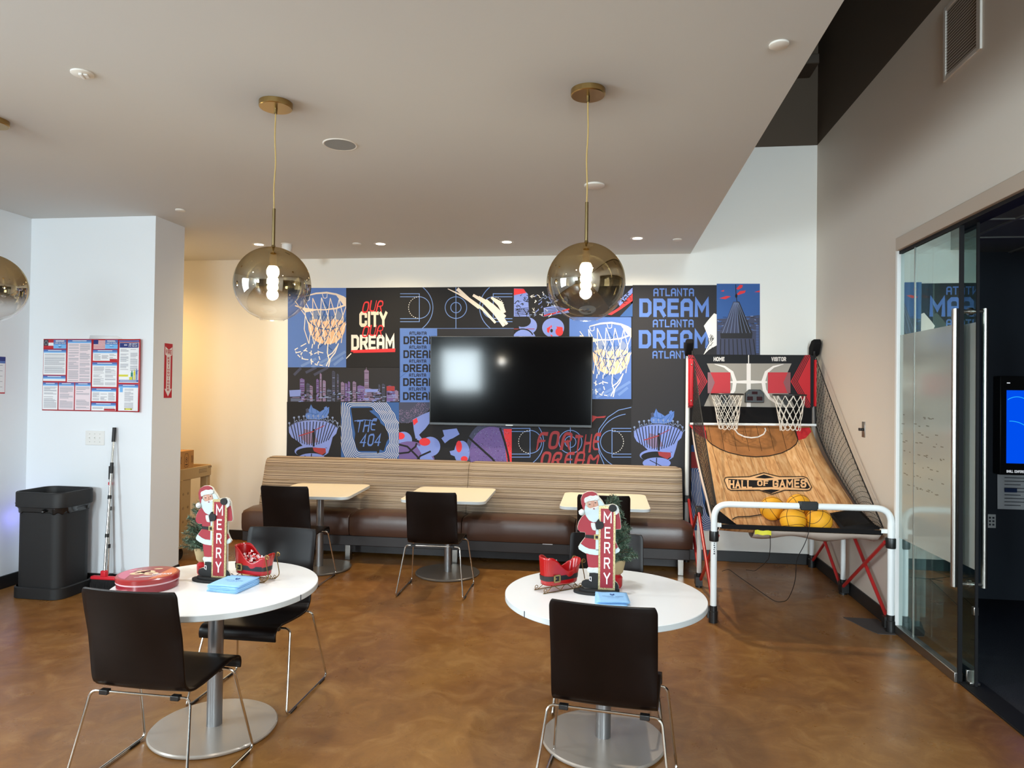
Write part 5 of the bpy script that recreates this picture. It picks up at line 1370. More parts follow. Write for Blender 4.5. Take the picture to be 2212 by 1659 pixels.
for side, (nx_, ny_), cnt in (('cookie tin', (-1.872, 3.318), 5), ('tinsel tree', (.042, 3.435), 3)):
    for k in range(cnt):
        top_ = k == cnt-1
        lab = ('light blue printed napkin on top of the stack on the %s table' if top_ else 'light blue napkin inside the stack on the %s table') % side
        napkin(lab, (nx_+rn.uniform(-.006, .006), ny_+rn.uniform(-.006, .006), .745+k*.0074), radians(-5 if side == 'cookie tin' else 3)+rn.uniform(-.06, .06), 'napkins on the %s table' % side, top_, .170 if side == 'cookie tin' else .155, .19 if side == 'cookie tin' else .16, k+len(side))

# ---- small tinsel trees
mat('needle_green', (50, 74, 56), .55, spec=.4); mat('needle_tip', (128, 150, 128), .5); mat('burlap', (168, 146, 108), .9); mat('stem_brown', (84, 64, 46), .8); mat('pot_red', (170, 20, 30), .3)
def tinsel_tree(label, loc, rz, hgt, rad, seed, lean=(0, 0)):
    t = thing('tinsel_tree', label, 'tree', loc, rz, 'small potted tinsel trees')
    MB().lathe([(.026, 0), (.033, .012), (.034, .055), (.024, .066), (.026, .072)], n=28).build('pot', 'pot_red', t)
    MB().lathe([(.024, .070), (.036, .082), (.046, .125), (.050, .150), (.044, .150), (.02, .13)], n=28).build('burlap_wrap', 'burlap', t)
    rr = random.Random(seed)
    st = MB().tube([(0, 0, .1), (lean[0]*.5, lean[1]*.5, .1+(hgt-.1)*.5), (lean[0], lean[1], hgt-.03)], [.006, .005, .003], 8)
    nd = MB()
    def sprig(a, b, ln):
        a, b = Vector(a), Vector(b); st.tube([a, (a+b)/2+Vector((0, 0, .006)), b], [.0028, .0022, .0012], 5)
        n = int((b-a).length/.0006)
        ax = (b-a).normalized(); o1 = ax.orthogonal().normalized(); o2 = ax.cross(o1)
        for k in range(n):
            f = k/n; p = a.lerp(b, f); an = rr.uniform(0, 2*pi); dr = (o1*cos(an)+o2*sin(an)+ax*rr.uniform(.3, .9)).normalized()
            l = ln*rr.uniform(.7, 1.15); s_ = dr.cross(Vector((rr.uniform(-1, 1), rr.uniform(-1, 1), rr.uniform(-1, 1)))).normalized()*.0012
            nd.add([p-s_, p+s_, p+dr*l], [(0, 1, 2)], 1 if rr.random() < .22 else 0)
    lv = 8
    for j in range(lv):
        f = j/(lv-1); z = .14+(hgt-.14-.07)*f; r = rad*(1-.62*f)
        nb = 13 if j < 3 else (10 if j < 5 else 6)
        for k in range(nb):
            a = 2*pi*(k+rr.uniform(-.3, .3))/nb+j; c_ = ((lean[0])*f, (lean[1])*f, z)
            rr_ = r*rr.uniform(.75, 1.15)
            sprig(c_, (c_[0]+rr_*cos(a), c_[1]+rr_*sin(a), z+rr.uniform(.01, .06)), .023)
    sprig((lean[0], lean[1], hgt-.08), (lean[0], lean[1], hgt), .016)
    for k in range(5): a = 2*pi*k/5; sprig((lean[0], lean[1], hgt-.035), (lean[0]+.017*cos(a), lean[1]+.017*sin(a), hgt-.004), .010)
    st.build('branches', 'stem_brown', t); nd.build('needles', ['needle_green', 'needle_tip'], t, smooth=False)
    return t
tinsel_tree('small tinsel tree in red pot behind the figure on the right table', (.066, 3.675, .745), 0, .485, .112, 3, (-.022, 0))
tinsel_tree('small tinsel tree mostly hidden behind the figure on the left table', (-2.168, 3.525, .745), 0, .42, .112, 8, (-.01, 0))

# ================================================================== LEFT SIDE
# waste bin
mat('bin_black', (20, 20, 22), 0.6, bump=(300, .04)); mat('bag_black', (18, 18, 19), 0.18, spec=.6)
t = thing('waste_bin', 'large black rectangular waste bin lined with a black bag', 'bin', (-4.655, 5.335, 0), radians(-1))
def rr_ring(hx, hy, r, z, n=7): return [(x, y, z) for x, y in rrect(-hx, hx, -hy, hy, r, n)]
def shell(levels):
    rows = [rr_ring(*l) for l in levels]; rows = [r+[r[0]] for r in rows]; return MB().grid(rows)
shell([(.228, .198, .09, .0), (.236, .206, .095, .004), (.236, .206, .095, .088), (.226, .196, .09, .096)]).sheet(rr_ring(.228, .198, .09, .0)[::-1]).build('base_skirt', 'bin_black', t, angle=50)
shell([(.214, .184, .088, .09), (.214, .184, .088, .76)]).build('bin_body', 'bin_black', t, angle=50)
shell([(.228, .198, .085, .752), (.236, .206, .088, .758), (.236, .206, .088, .872), (.230, .200, .084, .880), (.218, .188, .078, .880), (.214, .184, .076, .868), (.208, .178, .074, .80), (.17, .14, .06, .775)]).build('rim_lid', 'bin_black', t, angle=50)
MB().slab(rrect(-.172, .172, -.142, .142, .06), .772, .776).build('lid_floor', 'bin_black', t)
rows = []; rn = random.Random(2)
for z, o in ((.766, .222), (.752, .224), (.735, .219), (.716, .2185), (.706, .216)):
    pts = rrect(-o, o, -o+.030, o-.030, .09, 16); row = []
    for k, (x, y) in enumerate(pts):
        w_ = 1.012+.004*sin(k*2.1+z*60)+.005*rn.uniform(-1, 1); row.append((x*w_, y*w_, z+.008*sin(k*.9)*(1 if z < .73 else .3)))
    rows.append(row+[row[0]])
MB().grid(rows, flip=True).build('bag_cuff', 'bag_black', t, solid=.002)
MB().ball((.075, -.206, .728), .020, 10, sz=.8).build('bag_knot', 'bag_black', t)
MB().box(-.275, -.225, -.12, .02, .768, .776).build('lid_catch', 'bin_black', t, bevel=.003)
l = bpy.data.lights.new('blue_glow', 'POINT'); l.energy = .45; l.color = (.22, .20, 1.0); l.shadow_soft_size = .04
o = bpy.data.objects.new('blue_glow', l); COL.objects.link(o); o.location = (-5.06, 5.44, .60)   # a device's blue lamp behind the bin
# broom
mat('broom_red', (214, 36, 52), .4); mat('bristle', (24, 24, 26), .9)
def pole(t, a, b, grips, r=.0105):
    a, b = Vector(a), Vector(b)
    MB().tube([a, b], r, 14).build('pole', 'chrome', t)
    for k, (f0, f1, rr) in enumerate(grips): MB().tube([a.lerp(b, f0), a.lerp(b, f1)], rr, 14).build('grip' if k == 0 else 'pole_clip', 'black_rubber', t)
bx, by = -4.20, 5.36
t = thing('broom', 'broom with red head, the taller of two poles leaning on the white wall', 'broom', (bx, by, 0))
a, b = (0.0, 0.0, .17), (-.085, .198, 1.405)
pole(t, a, b, ((.90, 1.0, .0155), (.68, .755, .0145), (.505, .53, .0155), (.245, .27, .0155)))
MB().box(-.024, .024, -.022, .022, .15, .205).box(-.115, .115, -.024, .024, .128, .156).build('broom_head', 'broom_red', t, bevel=.010, seg=3)
m_ = MB(); rn = random.Random(1)
for i in range(36):
    for j in range(5):
        x = -.105+.21*i/35; y = -.016+.032*j/4; m_.tube([(x, y, .13), (x*1.12+rn.uniform(-.003, .003), y*1.5-.006, .002)], .0022, 4, caps=False)
m_.box(-.104, .104, -.017, .017, .05, .13).build('bristles', 'bristle', t)
t = thing('dustpan', 'black dustpan on a long steel handle, the shorter pole beside the broom', 'dustpan', (-4.275, 5.50, 0))
a, b = (0.0, 0.0, .10), (-.045, .066, 1.065)
pole(t, a, b, ((.88, 1.0, .0155), (.60, .635, .0155), (.265, .30, .0155)))
aa, bb = Vector(a), Vector(b)
MB().tube([aa.lerp(bb, .83), aa.lerp(bb, .855)], .0165, 14).build('red_ring', 'broom_red', t)
MB().box(-.10, .16, -.085, .045, .0, .006).box(-.10, .16, .035, .05, .0, .10).box(-.104, -.096, -.085, .05, 0, .075).box(.156, .164, -.085, .05, 0, .075).box(-.02, .02, -.005, .045, .08, .13).build('pan', 'bristle', t, bevel=.003)

# poster on the pier
inks = ['paper', mat('poster_red', (190, 32, 44), .5), mat('poster_blue', (84, 116, 184), .5), mat('poster_sky', (120, 184, 240), .5), mat('poster_navy', (30, 44, 120), .5), mat('poster_pink', (238, 222, 228), .6), mat('poster_grey', (166, 166, 176), .7), mat('poster_yellow', (220, 214, 70), .5), mat('poster_green', (40, 130, 110), .5), mat('poster_dark', (50, 48, 60), .6)]
IW, IR, IB, IS, IN, IP, IG, IY, IE, ID = range(10)
px0, px1, pz0, pz1 = -5.021, -4.050, 1.544, 2.188
PW, PH = px1-px0, pz1-pz0
t = thing('labor_law_poster', 'large red bordered labor law poster of many notices, curling at right', 'poster', (px0, YC, pz0))
def curl(x): # right edge lifts off the wall
    f = max(0, (x-PW*.86)/(PW*.14)); return .003+.030*f*f
rows = [[(PW*i/24-(.0 if j < 3 else 0), -curl(PW*i/24), PH*j/3) for i in range(25)] for j in range(4)]
sheet_ = MB().grid(rows).build('sheet', 'poster_red', t, solid=.0012)
m_ = MB()
def pr(x0, x1, y0, y1, mi, k=1):
    """fractions of the poster, y down"""
    xs_ = [x0]+[k_/24 for k_ in range(25) if x0+1e-6 < k_/24 < x1-1e-6]+[x1]
    for xa_, xb_ in zip(xs_, xs_[1:]):
        a, b = PW*xa_, PW*xb_; d_ = -.0016-.0006*k
        m_.sheet([(a, lcurl(a)+d_, PH*(1-y1)), (b, lcurl(b)+d_, PH*(1-y1)), (b, lcurl(b)+d_, PH*(1-y0)), (a, lcurl(a)+d_, PH*(1-y0))], mi)
def lcurl(x):
    i = min(23, int(x/PW*24)); f = x/PW*24-i; return -(curl(PW*i/24)*(1-f)+curl(PW*(i+1)/24)*f)
def ptxt(s_, x0, x1, y0, y1, mi, k=3):
    for q_ in lettering(s_, x0*PW, PH*(1-y1), (x1-x0)*PW, PH*(y1-y0), 1.5, down=False, gap=.8): m_.sheet([(a, lcurl(a)-.0016-.0006*k, b) for a, b in q_], mi)
rn = random.Random(6)
def notice(x0, x1, y0, y1, paper, cols=1, head=True, mg=.012):
    pr(x0, x1, y0, y1, paper)
    ys = y0
    if head: pr(x0, x1, y0, y0+.028, IB, 2); pr(x0, x1, y0+.028, y0+.045, IS, 2); pr(x0+(x1-x0)*.2, x1-(x1-x0)*.2, y0+.009, y0+.018, IW, 3); ys = y0+.05
    cw = (x1-x0-mg)/cols
    for c_ in range(cols):
        y = ys+.012; xa = x0+mg+c_*cw; xb = xa+cw-mg
        while y < y1-.02:
            if rn.random() > .16: pr(xa, xb-(rn.random()*.5*(xb-xa) if rn.random() < .25 else 0), y, y+.0065, IG, 2)
            y += .0135
W0, W1 = .005, .235
pr(.005, .105, .012, .135, IR); pr(.005, .052, .012, .095, ID, 2); pr(.052, .105, .052, .095, IW, 2); pr(.105, .235, .012, .135, IB, 1); pr(.105, .235, .075, .135, IS, 2); ptxt('GEORGIA', .128, .215, .018, .042, IW); ptxt('LABOR LAW POSTER', .118, .228, .052, .066, IW)
for k in range(8): a_ = 2*pi*k/8; cx_, cy_ = .0285+.014*cos(a_), .054+.028*sin(a_); pr(cx_-.002, cx_+.002, cy_-.004, cy_+.004, IW, 3)
pr(.158, .178, .085, .092, IW, 4); pr(.155, .19, .102, .106, IN, 3); pr(.16, .185, .112, .118, IN, 3)
notice(.005, .235, .148, .50, IW); notice(.005, .235, .512, .588, IW); notice(.250, .490, .012, .60, IP, 2)
notice(.005, .158, .608, .985, IW); notice(.168, .325, .608, .985, IP); notice(.335, .492, .608, .985, IP)
pr(.512, .630, .012, .135, IW); pr(.512, .560, .012, .072, IN, 3)
for k in range(7): pr(.512, .630, .012+k*.0176, .012+k*.0176+.0088, IR, 2)
pr(.630, .755, .012, .135, IB); pr(.630, .755, .075, .135, IS, 2); ptxt('FEDERAL', .65, .735, .018, .042, IW); ptxt('LABOR LAW POSTER', .64, .748, .052, .066, IW); pr(.68, .70, .085, .092, IW, 4); pr(.675, .715, .102, .106, IN, 3)
notice(.508, .752, .148, .300, IW, 3); pr(.68, .752, .275, .300, IR, 4)
notice(.505, .752, .322, .660, IW, 2); notice(.502, .748, .680, .860, IW, 3); notice(.502, .748, .880, .988, IW, 2); pr(.632, .745, .962, .985, IR, 4)
pr(.768, .985, .018, .038, IB); pr(.772, .985, .048, .600, IW); pr(.775, .978, .052, .118, IN, 2); ptxt('JOB SAFETY', .865, .965, .060, .076, IW, 4); ptxt("IT'S THE LAW", .865, .965, .086, .104, IW, 4); ptxt('OSHA', .82, .85, .072, .09, IW, 4)
for cx0, cx1 in ((.785, .865), (.885, .968)):
    y = .14
    while y < .43:
        if rn.random() > .14: pr(cx0, cx1-(.02 if rn.random() < .3 else 0), y, y+.006, IG, 3)
        y += .0125
pr(.772, .865, .488, .515, IY, 3); pr(.775, .985, .560, .590, IB, 3); pr(.785, .96, .571, .579, IW, 4)
for cx_, cy_, col in ((.905, .435, IE), (.935, .42, IY), (.962, .41, IB)):
    pr(cx_-.005, cx_+.005, cy_, cy_+.02, col, 4); pr(cx_-.011, cx_+.011, cy_+.022, cy_+.075, col, 4); pr(cx_-.010, cx_-.002, cy_+.075, .558, col, 4); pr(cx_+.003, cx_+.011, cy_+.075, .558, col, 4)
pr(.878, .91, .52, .558, IY, 5); pr(.972, .985, .43, .438, IB, 4)
notice(.772, .985, .622, .985, IW, 1, True, .06); pr(.785, .815, .66, .73, IS, 4); pr(.835, .915, .95, .972, IY, 4); pr(.838, .845, .953, .968, ID, 5); pr(.90, .91, .953, .968, ID, 5)
m_.build('printed_notices', inks, sheet_, smooth=False)
# clear sleeve edge sticking up above and beside the poster
tag(MB().sheet([(px0+.45, YC-.002, pz1+.002), (px0+.78, YC-.002, pz1+.002), (px0+.72, YC-.004, pz1+.03), (px0+.46, YC-.004, pz1+.034)]).build('backing_paper', 'paper', None, solid=.001), 'white backing paper edge showing above the labor law poster', 'paper')
# second poster on the left wall, cut by the frame
t = thing('wall_notice', 'white and blue notice on the left wall at the frame edge', 'poster', (XL, 5.345, 1.69))
MB().box(.001, .003, -.34, 0, 0, .325).build('sheet', 'paper', t)
m_ = MB()
def pl_(y0, y1, z0, z1, mi, k=0): m_.sheet([(.0034+k*.0003, y0, z0), (.0034+k*.0003, y1, z0), (.0034+k*.0003, y1, z1), (.0034+k*.0003, y0, z1)], mi)
pl_(-.34, -.003, .285, .322, IN); pl_(-.34, -.003, .265, .285, IB); pl_(-.34, -.003, .003, .014, IR); pl_(-.005, -.002, .003, .285, IR)
for k in range(15): pl_(-.32, -.03-.04*(k % 3), .245-k*.0155, .249-k*.0155, IG)
m_.build('printed_text', inks, t, smooth=False)
# switch plate
t = thing('light_switch', 'white three gang toggle switch plate under the poster', 'switch', (-4.492, YC, 1.308))
MB().box(-.092, .092, -.007, .0, -.064, .064).build('plate', 'white_plastic', t, bevel=.003)
for x in (-.05, 0, .05):
    tg = MB().box(x-.006, x+.006, -.009, -.006, -.014, .014).box(x-.004, x+.004, -.020, -.006, -.002, .008).build('toggle', 'white_plastic', t, bevel=.001)
    MB().ball((x, -.0075, .035), .003, 8).ball((x, -.0075, -.035), .003, 8).build('screws', 'steel', tg)
# fire extinguisher sign on the pier's right face
t = thing('fire_extinguisher_sign', 'tall red fire extinguisher arrow sign on the pier side', 'sign', (XC, 5.80, 1.918))
def FS(poly, x0, x1): # poly in (y, z)
    m2 = MB().prism(poly, 0, x1-x0); m2.v = [(x0+v[1], v[0], v[2]) for v in m2.v]; m2.f = [f[::-1] for f in m2.f]; return m2
FS([(-.056, -.247), (.056, -.247), (.056, .247), (-.056, .247)], 0, .003).build('panel', 'poster_red', t)
m_ = MB()
def fs(poly, mi, k=0): m_.sheet([(.0036+.0004*k, y, z) for y, z in poly], mi)
# the sign faces +x: reading left to right runs toward +y
fs([(-.050, .218), (0, .190), (.050, .218), (.050, .145), (.030, .135), (.030, -.165), (.052, -.165), (0, -.235), (-.052, -.165), (-.030, -.165), (-.030, .135), (-.050, .145)], 0)
for q_ in lettering('FIRE', -.040, .150, .080, .040, 1.5, down=False): fs(q_, 1, 1)
for k, c_ in enumerate('EXTINGUISHER'):
    w_ = .030 if c_ != 'I' else .008
    for q_ in lettering(c_, -w_/2, .104-k*.0262, w_, .0195, 1.5, down=False): fs(q_, 1, 1)
m_.build('arrow_print', ['letter_white', 'poster_red'], t, smooth=False)

# utility cart behind the pier with a cardboard box on it
mat('cart_tan', (176, 146, 100), 0.5, bump=(200, .06)); mat('cart_dark', (140, 114, 78), .6); mat('cardboard', (178, 128, 70), .8); mat('cardboard_print', (70, 42, 26), .8)
t = thing('utility_cart', 'tan plastic utility cart half hidden behind the pier', 'cart', (-4.72, 6.76, 0))
MB().slab(rrect(-.462, .462, -.262, .262, .04), .84, .86).build('tray_floor', 'cart_tan', t)
def wall_ring(z0, z1, hx, hy, th, r=.05):
    a = rrect(-hx, hx, -hy, hy, r); b = rrect(-hx+th, hx-th, -hy+th, hy-th, r-th*.5); n = len(a)
    v = [(x, y, z0) for x, y in a]+[(x, y, z1) for x, y in a]+[(x, y, z1) for x, y in b]+[(x, y, z0) for x, y in b]; f = []
    for i in range(n):
        j = (i+1) % n
        for k in range(4): k2 = (k+1) % 4; f.append((k*n+i, k*n+j, k2*n+j, k2*n+i))
    return MB().add(v, f)
wall_ring(.82, .935, .48, .28, .022).build('top_tray', 'cart_tan', t, bevel=.004)
wall_ring(.13, .25, .48, .28, .022).slab(rrect(-.47, .47, -.27, .27, .05), .13, .15).build('lower_shelf', 'cart_tan', t, bevel=.004)
for x in (-.40, .40):
    dm = MB().box(x-.04, x+.075, -.275, -.115, .245, .825)
    for z in (.40, .54, .68):
        for y in (-.24, -.16): dm.tube([(x+.0735, y, z), (x+.0775, y, z)], .014, 14, 1)
    dm.build('leg', ['cart_tan', 'cart_dark'], t, bevel=.003)
    MB().box(x-.03, x+.055, .215, .275, .245, .825).build('leg', 'cart_tan', t, bevel=.012, seg=3)
for x in (-.40, .40):
    for y in (-.20, .20):
        w_ = MB().tube([(x-.018, y, .06), (x+.018, y, .06)], .06, 22).build('caster_wheel', 'black_rubber', t)
        MB().box(x-.026, x+.026, y-.03, y+.03, .075, .132).build('caster_fork', 'black_plastic', t, bevel=.004)
for z, y0, y1 in ((.895, -.05, .14),):
    m_ = MB()
    for k in range(3): m_.box(.479, .4825, .02, .16, .868+k*.016, .874+k*.016)
    m_.box(.479, .4825, .19, .25, .905, .925).build('cast_mark', 'cart_dark', t)
t = thing('cardboard_box', 'brown printed cardboard box standing in the cart tray', 'box', (-4.47, 6.60, .861))
MB().box(-.20, .20, -.13, .13, 0, .255).build('carton', 'cardboard', t, bevel=.004)
m_ = MB()
def cb_(poly, k=0, mi=0): m_.sheet([(.2012+.0004*k, y, z) for y, z in poly], mi)
for q_ in ribbon([(-.035, .10), (-.035, .19), (-.022, .225), (.022, .225), (.035, .19), (.035, .10), (.02, .088), (-.02, .088), (-.035, .10)], .004, True): cb_(q_)
for q_ in ribbon(ell(0, .175, .012, .010, 16), .005, True): cb_(q_)
for q_ in ribbon(ell(0, .150, .015, .012, 16), .005, True): cb_(q_)
cb_([(-.02, .108), (.02, .108), (.02, .118), (-.02, .118)])
for s_, x0 in ((-1, -.085), (1, .085)):
    for k in range(2):
        for q_ in ribbon([(x0+s_*k*.018, .20), (x0+s_*(k*.018+.012), .165), (x0+s_*(k*.018+.006), .125)], .007): cb_(q_)
cb_([(-.12, .0), (.075, .0), (.075, .062), (-.12, .062)], 0, 1)
for yy in (-.08, -.02, .04):
    for q_ in ribbon(ell(yy, .032, .012, .014, 14), .006, True): cb_(q_, 1)
m_.build('box_print', ['cardboard_print', 'paper'], t, smooth=False)

# ================================================================== RIGHT WALL
t = thing('key_switch', 'small steel switch plate with dark lever on the right wall', 'switch', (XR, 6.215, 1.485))
MB().box(-.006, 0, -.034, .034, -.066, .066).build('plate', 'steel', t, bevel=.002)
MB().tube([(-.006, 0, .0), (-.03, 0, .0)], .012, 14).box(-.034, -.022, -.01, .035, -.012, .012).build('lever', 'black_plastic', t, bevel=.002)
t = thing('air_grille', 'white louvred air grille high on the right wall', 'vent', (XR, 4.601, 4.07))
mat('grille_paint', (206, 200, 192), .5); mat('grille_gap', (120, 110, 100), .8)
fy, fz = .226, .243
MB().box(-.014, 0, -fy, -fy+.045, -fz, fz).box(-.014, 0, fy-.03, fy, -fz, fz).box(-.0138, 0, -fy+.0455, fy-.0305, -fz, -fz+.03).box(-.0138, 0, -fy+.0455, fy-.0305, fz-.03, fz).build('frame', 'grille_paint', t, bevel=.003)
MB().box(-.002, -.0005, -fy+.04, fy-.028, -fz+.028, fz-.028).build('shadow_gap', 'grille_gap', t)
for k in range(22):
    z = -fz+.042+k*.0192
    MB().add([(-.012, -fy+.045, z-.004), (-.012, fy-.03, z-.004), (-.003, fy-.03, z+.007), (-.003, -fy+.045, z+.007), (-.011, -fy+.045, z-.0065), (-.011, fy-.03, z-.0065)], [(0, 1, 2, 3), (4, 5, 1, 0)]).build('louvre', 'grille_paint', t, smooth=False)

# ================================================================== CEILING FITTINGS
mat('brass', (176, 148, 96), 0.28, 1.0); mat('brass_dark', (136, 118, 82), 0.3, 1.0); mat('cord_gold', (190, 160, 96), .5)
emission('bulb_glow', (0.95, 0.98, 1.0), 30.0); emission('lamp_warm', (1.0, 0.90, 0.72), 9.0)
def globe_glass():
    mt = bpy.data.materials.new('mirrored_globe'); mt.use_nodes = True; nt = mt.node_tree; nt.nodes.remove(nt.nodes['Principled BSDF'])
    tc = nt.nodes.new('ShaderNodeTexCoord'); sx = nt.nodes.new('ShaderNodeSeparateXYZ'); nt.links.new(tc.outputs['Object'], sx.inputs[0])
    mr = nt.nodes.new('ShaderNodeMapRange'); mr.interpolation_type = 'SMOOTHSTEP'
    mr.inputs['From Min'].default_value = -.115; mr.inputs['From Max'].default_value = .01
    nt.links.new(sx.outputs[2], mr.inputs[0])
    def glossy(c, r=.0):
        n = nt.nodes.new('ShaderNodeBsdfGlossy'); n.inputs[0].default_value = (*c, 1); n.inputs['Roughness'].default_value = r; return n.outputs[0]
    def transp(c): n = nt.nodes.new('ShaderNodeBsdfTransparent'); n.inputs[0].default_value = (*c, 1); return n.outputs[0]
    def mix(f, a, b):
        n = nt.nodes.new('ShaderNodeMixShader')
        if isinstance(f, float): n.inputs[0].default_value = f
        else: nt.links.new(f, n.inputs[0])
        nt.links.new(a, n.inputs[1]); nt.links.new(b, n.inputs[2]); return n.outputs[0]
    cr = nt.nodes.new('ShaderNodeMapRange'); cr.inputs['From Min'].default_value = -.06; cr.inputs['From Max'].default_value = .07; nt.links.new(sx.outputs[2], cr.inputs[0])
    cm_ = nt.nodes.new('ShaderNodeMix'); cm_.data_type = 'RGBA'; nt.links.new(cr.outputs[0], cm_.inputs[0])
    cm_.inputs[6].default_value = (.44, .44, .43, 1); cm_.inputs[7].default_value = (.50, .40, .24, 1)
    gl = nt.nodes.new('ShaderNodeBsdfGlossy'); gl.inputs['Roughness'].default_value = .03; nt.links.new(cm_.outputs[2], gl.inputs[0])
    mirror = mix(.82, transp((.86, .70, .44)), gl.outputs[0])
    lw = nt.nodes.new('ShaderNodeLayerWeight'); pw = nt.nodes.new('ShaderNodeMath'); pw.operation = 'POWER'; pw.inputs[1].default_value = 3.5
    nt.links.new(lw.outputs['Facing'], pw.inputs[0]); ad = nt.nodes.new('ShaderNodeMath'); ad.operation = 'MULTIPLY_ADD'; ad.inputs[1].default_value = .75; ad.inputs[2].default_value = .05
    nt.links.new(pw.outputs[0], ad.inputs[0])
    clear = mix(ad.outputs[0], transp((.97, .97, .96)), glossy((1, 1, 1)))
    nt.links.new(mix(mr.outputs[0], clear, mirror), nt.nodes['Material Output'].inputs[0])
    MATS['mirrored_globe'] = mt
globe_glass()
def pendant(label, x, y):
    zc = 2.315; R = .1955
    t = thing('globe_pendant', label, 'lamp', (x, y, zc), 0, 'mirrored globe pendants')
    top = ZC-zc
    MB().lathe([(.082, top-.030), (.086, top-.026), (.086, top)], n=48).build('canopy', 'brass', t)
    MB().lathe([(.008, top-.06), (.009, top-.03)], n=16).build('strain_relief', 'brass_dark', t)
    rn = random.Random(int(x*100)); pts = [(0, 0, top-.05)]
    for k in range(1, 12): f = k/12; pts.append((.0035*sin(k*.8+x*9)*sin(pi*f), .002*cos(k*.9)*sin(pi*f), top-.05+(.395-(top-.05))*f))
    pts.append((0, 0, .395)); MB().tube(pts, .0036, 8).build('cord', 'cord_gold', t)
    MB().lathe([(.0085, R-.005), (.0085, .400)], n=18).build('rod', 'brass_dark', t)
    MB().lathe([(.034, R-.012), (.034, R-.004), (.012, R), (.009, R+.012)], n=32).build('collar', 'brass_dark', t)
    a0 = math.asin(.062/R); prof = [(R*sin(a0)*.98, -R*cos(a0)-.006)]
    for k in range(49): a = a0+(pi-a0-.03)*k/48; prof.append((R*sin(a), -R*cos(a)))
    gm = MB(); NN = 72; vs = []; fs = []
    for r, z in prof:
        for k in range(NN): a = 2*pi*k/NN; vs.append((r*cos(a), r*sin(a), z))
    for i in range(len(prof)-1):
        for k in range(NN): k2 = (k+1) % NN; fs.append((i*NN+k, i*NN+k2, (i+1)*NN+k2, (i+1)*NN+k))
    gm.add(vs, fs).build('globe', 'mirrored_globe', t, angle=80)
    MB().lathe([(.021, .094), (.019, .105), (.019, R-.01)], n=24).build('lamp_holder', 'brass_dark', t)
    MB().lathe([(.001, .028), (.014, .031), (.026, .040), (.0325, .055), (.033, .068), (.030, .083), (.022, .096)], n=28).build('bulb', 'bulb_glow', t)
    l = bpy.data.lights.new('pendant_light', 'POINT'); l.energy = 42; l.color = BULB; l.shadow_soft_size = .03
    o = bpy.data.objects.new('pendant_light', l); COL.objects.link(o); o.parent = t; o.location = (0, 0, -.02)
    return t
pendant('mirrored globe pendant hanging over the cookie tin table', -1.747, 3.43)
pendant('mirrored globe pendant hanging over the tinsel tree table', -.103, 3.45)
pendant('mirrored globe pendant cut off at the left edge of the photo', -3.49, 3.48)
mat('trim_white', (226, 222, 214), .5)
def downlight(x, y, power, color, label, spot=158, aim=(0, 0), grp='recessed downlights'):
    t = thing('recessed_downlight', label, 'lamp', (x, y, ZC), 0, grp)
    MB().lathe([(.046, .0), (.046, -.001), (.066, -.004), (.070, 0)], n=36).build('trim_ring', 'trim_white', t)
    MB().lathe([(.001, -.0015), (.048, -.0015)], n=36).build('lens', 'lamp_warm', t)
    l = bpy.data.lights.new('downlight_beam', 'SPOT'); l.energy = power; l.color = color; l.spot_size = radians(spot); l.spot_blend = 1.0; l.shadow_soft_size = .045
    o = bpy.data.objects.new('downlight_beam', l); COL.objects.link(o); o.parent = t; o.location = (0, 0, -.012); o.rotation_euler = (aim[0], aim[1], 0)
GD = 'recessed downlights in the ceiling'
downlight(-3.619, 6.79, 62, DOWN_M, 'glowing recessed downlight behind the globe pendant over the cookie tin table', grp=GD)
downlight(-2.321, 6.86, 98, DOWN_M, 'glowing recessed downlight, the second along the back wall from the pier', grp=GD)
downlight(-1.003, 6.87, 105, DOWN_N, 'glowing recessed downlight above the television', grp=GD)
downlight(.292, 6.80, 225, DOWN_N, 'glowing recessed downlight nearest the arcade game', grp=GD)
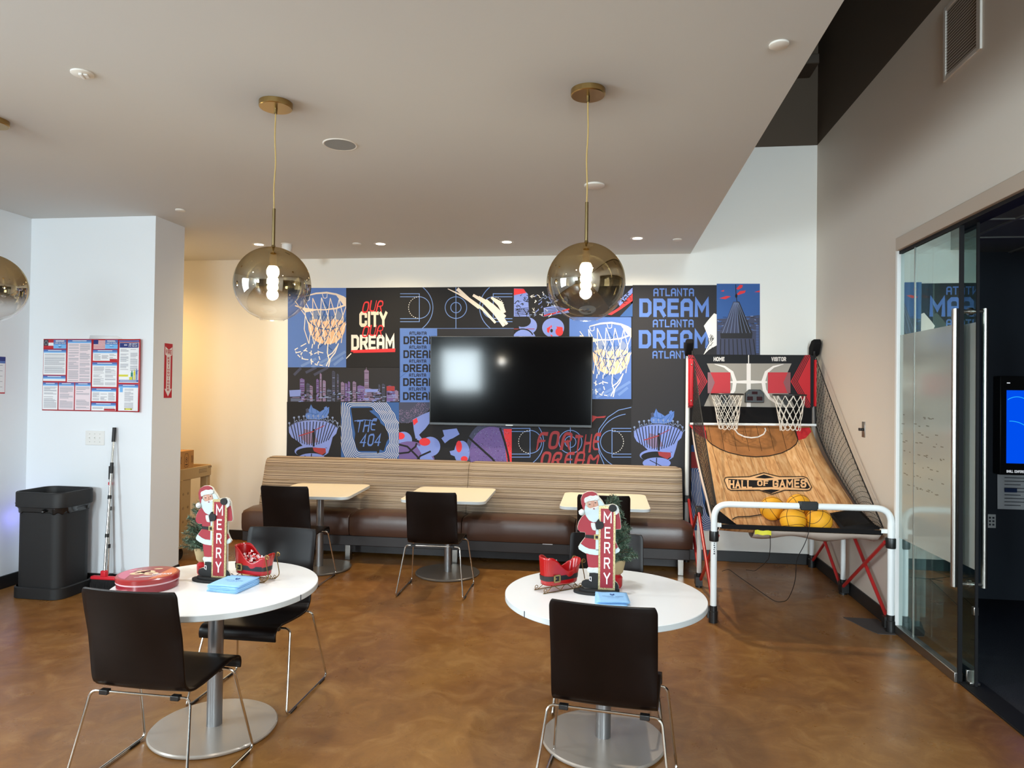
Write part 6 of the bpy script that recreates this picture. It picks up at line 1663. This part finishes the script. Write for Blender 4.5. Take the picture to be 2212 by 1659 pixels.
# the rest of the ceiling's lamps, over the alcove and above and behind the camera
l5 = [(-5.35, 6.60, 210, DOWN), (-2.9, 1.6, 60, DOWN_W), (-1.0, 1.6, 35, DOWN_W), (.5, 1.9, 42, DOWN_W)]
for x, y, p_, c_ in l5:
    downlight(x, y, p_, c_, 'recessed downlight out of view above the seating', grp='recessed downlights out of view')
t = thing('ceiling_speaker', 'round ceiling speaker with grey grille near the left pendant', 'speaker', (-1.641, 4.057, ZC))
MB().lathe([(.094, -.003), (.100, -.005), (.106, 0)], n=48).build('rim', 'trim_white', t)
MB().lathe([(.001, -.004), (.094, -.0035)], n=48).build('grille', mat('grille_grey', (150, 152, 150), .7, bump=(900, .5)), t)
def cover(x, y, r, label, h=.012):
    o = MB().lathe([(r*.9, -h), (r, -h*.75), (r, 0)], n=36).build('ceiling_cover', 'trim_white', None, angle=50); o.location = (x, y, ZC)
    return tag(o, label, 'ceiling cover')
cover(.725, 3.081, .041, 'small round white disc on the ceiling by the dark opening', .010)
cover(-.096, 5.03, .074, 'round white ceiling cover behind the right pendant cord', .014)
cover(-3.60, 5.413, .04, 'small white ceiling disc near the pier corner')
cover(-2.561, 6.822, .045, 'small white ceiling disc beside the second downlight')
cover(.679, 6.874, .045, 'small white ceiling disc at the ceiling edge above the mural')
t = thing('strobe_alarm', 'white round ceiling strobe at upper left', 'alarm', (-2.526, 3.006, ZC), radians(20))
MB().lathe([(.045, -.010), (.050, -.006), (.050, 0)], n=36).build('base', 'trim_white', t, angle=50)
MB().box(-.008, .008, -.028, .028, -.020, -.009).box(.008, .030, -.02, .02, -.016, -.009).build('strobe_lens', 'white_plastic', t, bevel=.004)
t = thing('motion_sensor', 'white dome motion sensor on the ceiling behind the left pendant', 'sensor', (-3.31, 6.79, ZC))
MB().lathe([(.052, -.006), (.058, -.003), (.058, 0)], n=32).build('base', 'trim_white', t)
MB().lathe([(.001, -.118), (.020, -.112), (.038, -.094), (.047, -.068), (.050, -.04), (.050, -.004)], n=32).build('dome', 'white_plastic', t)
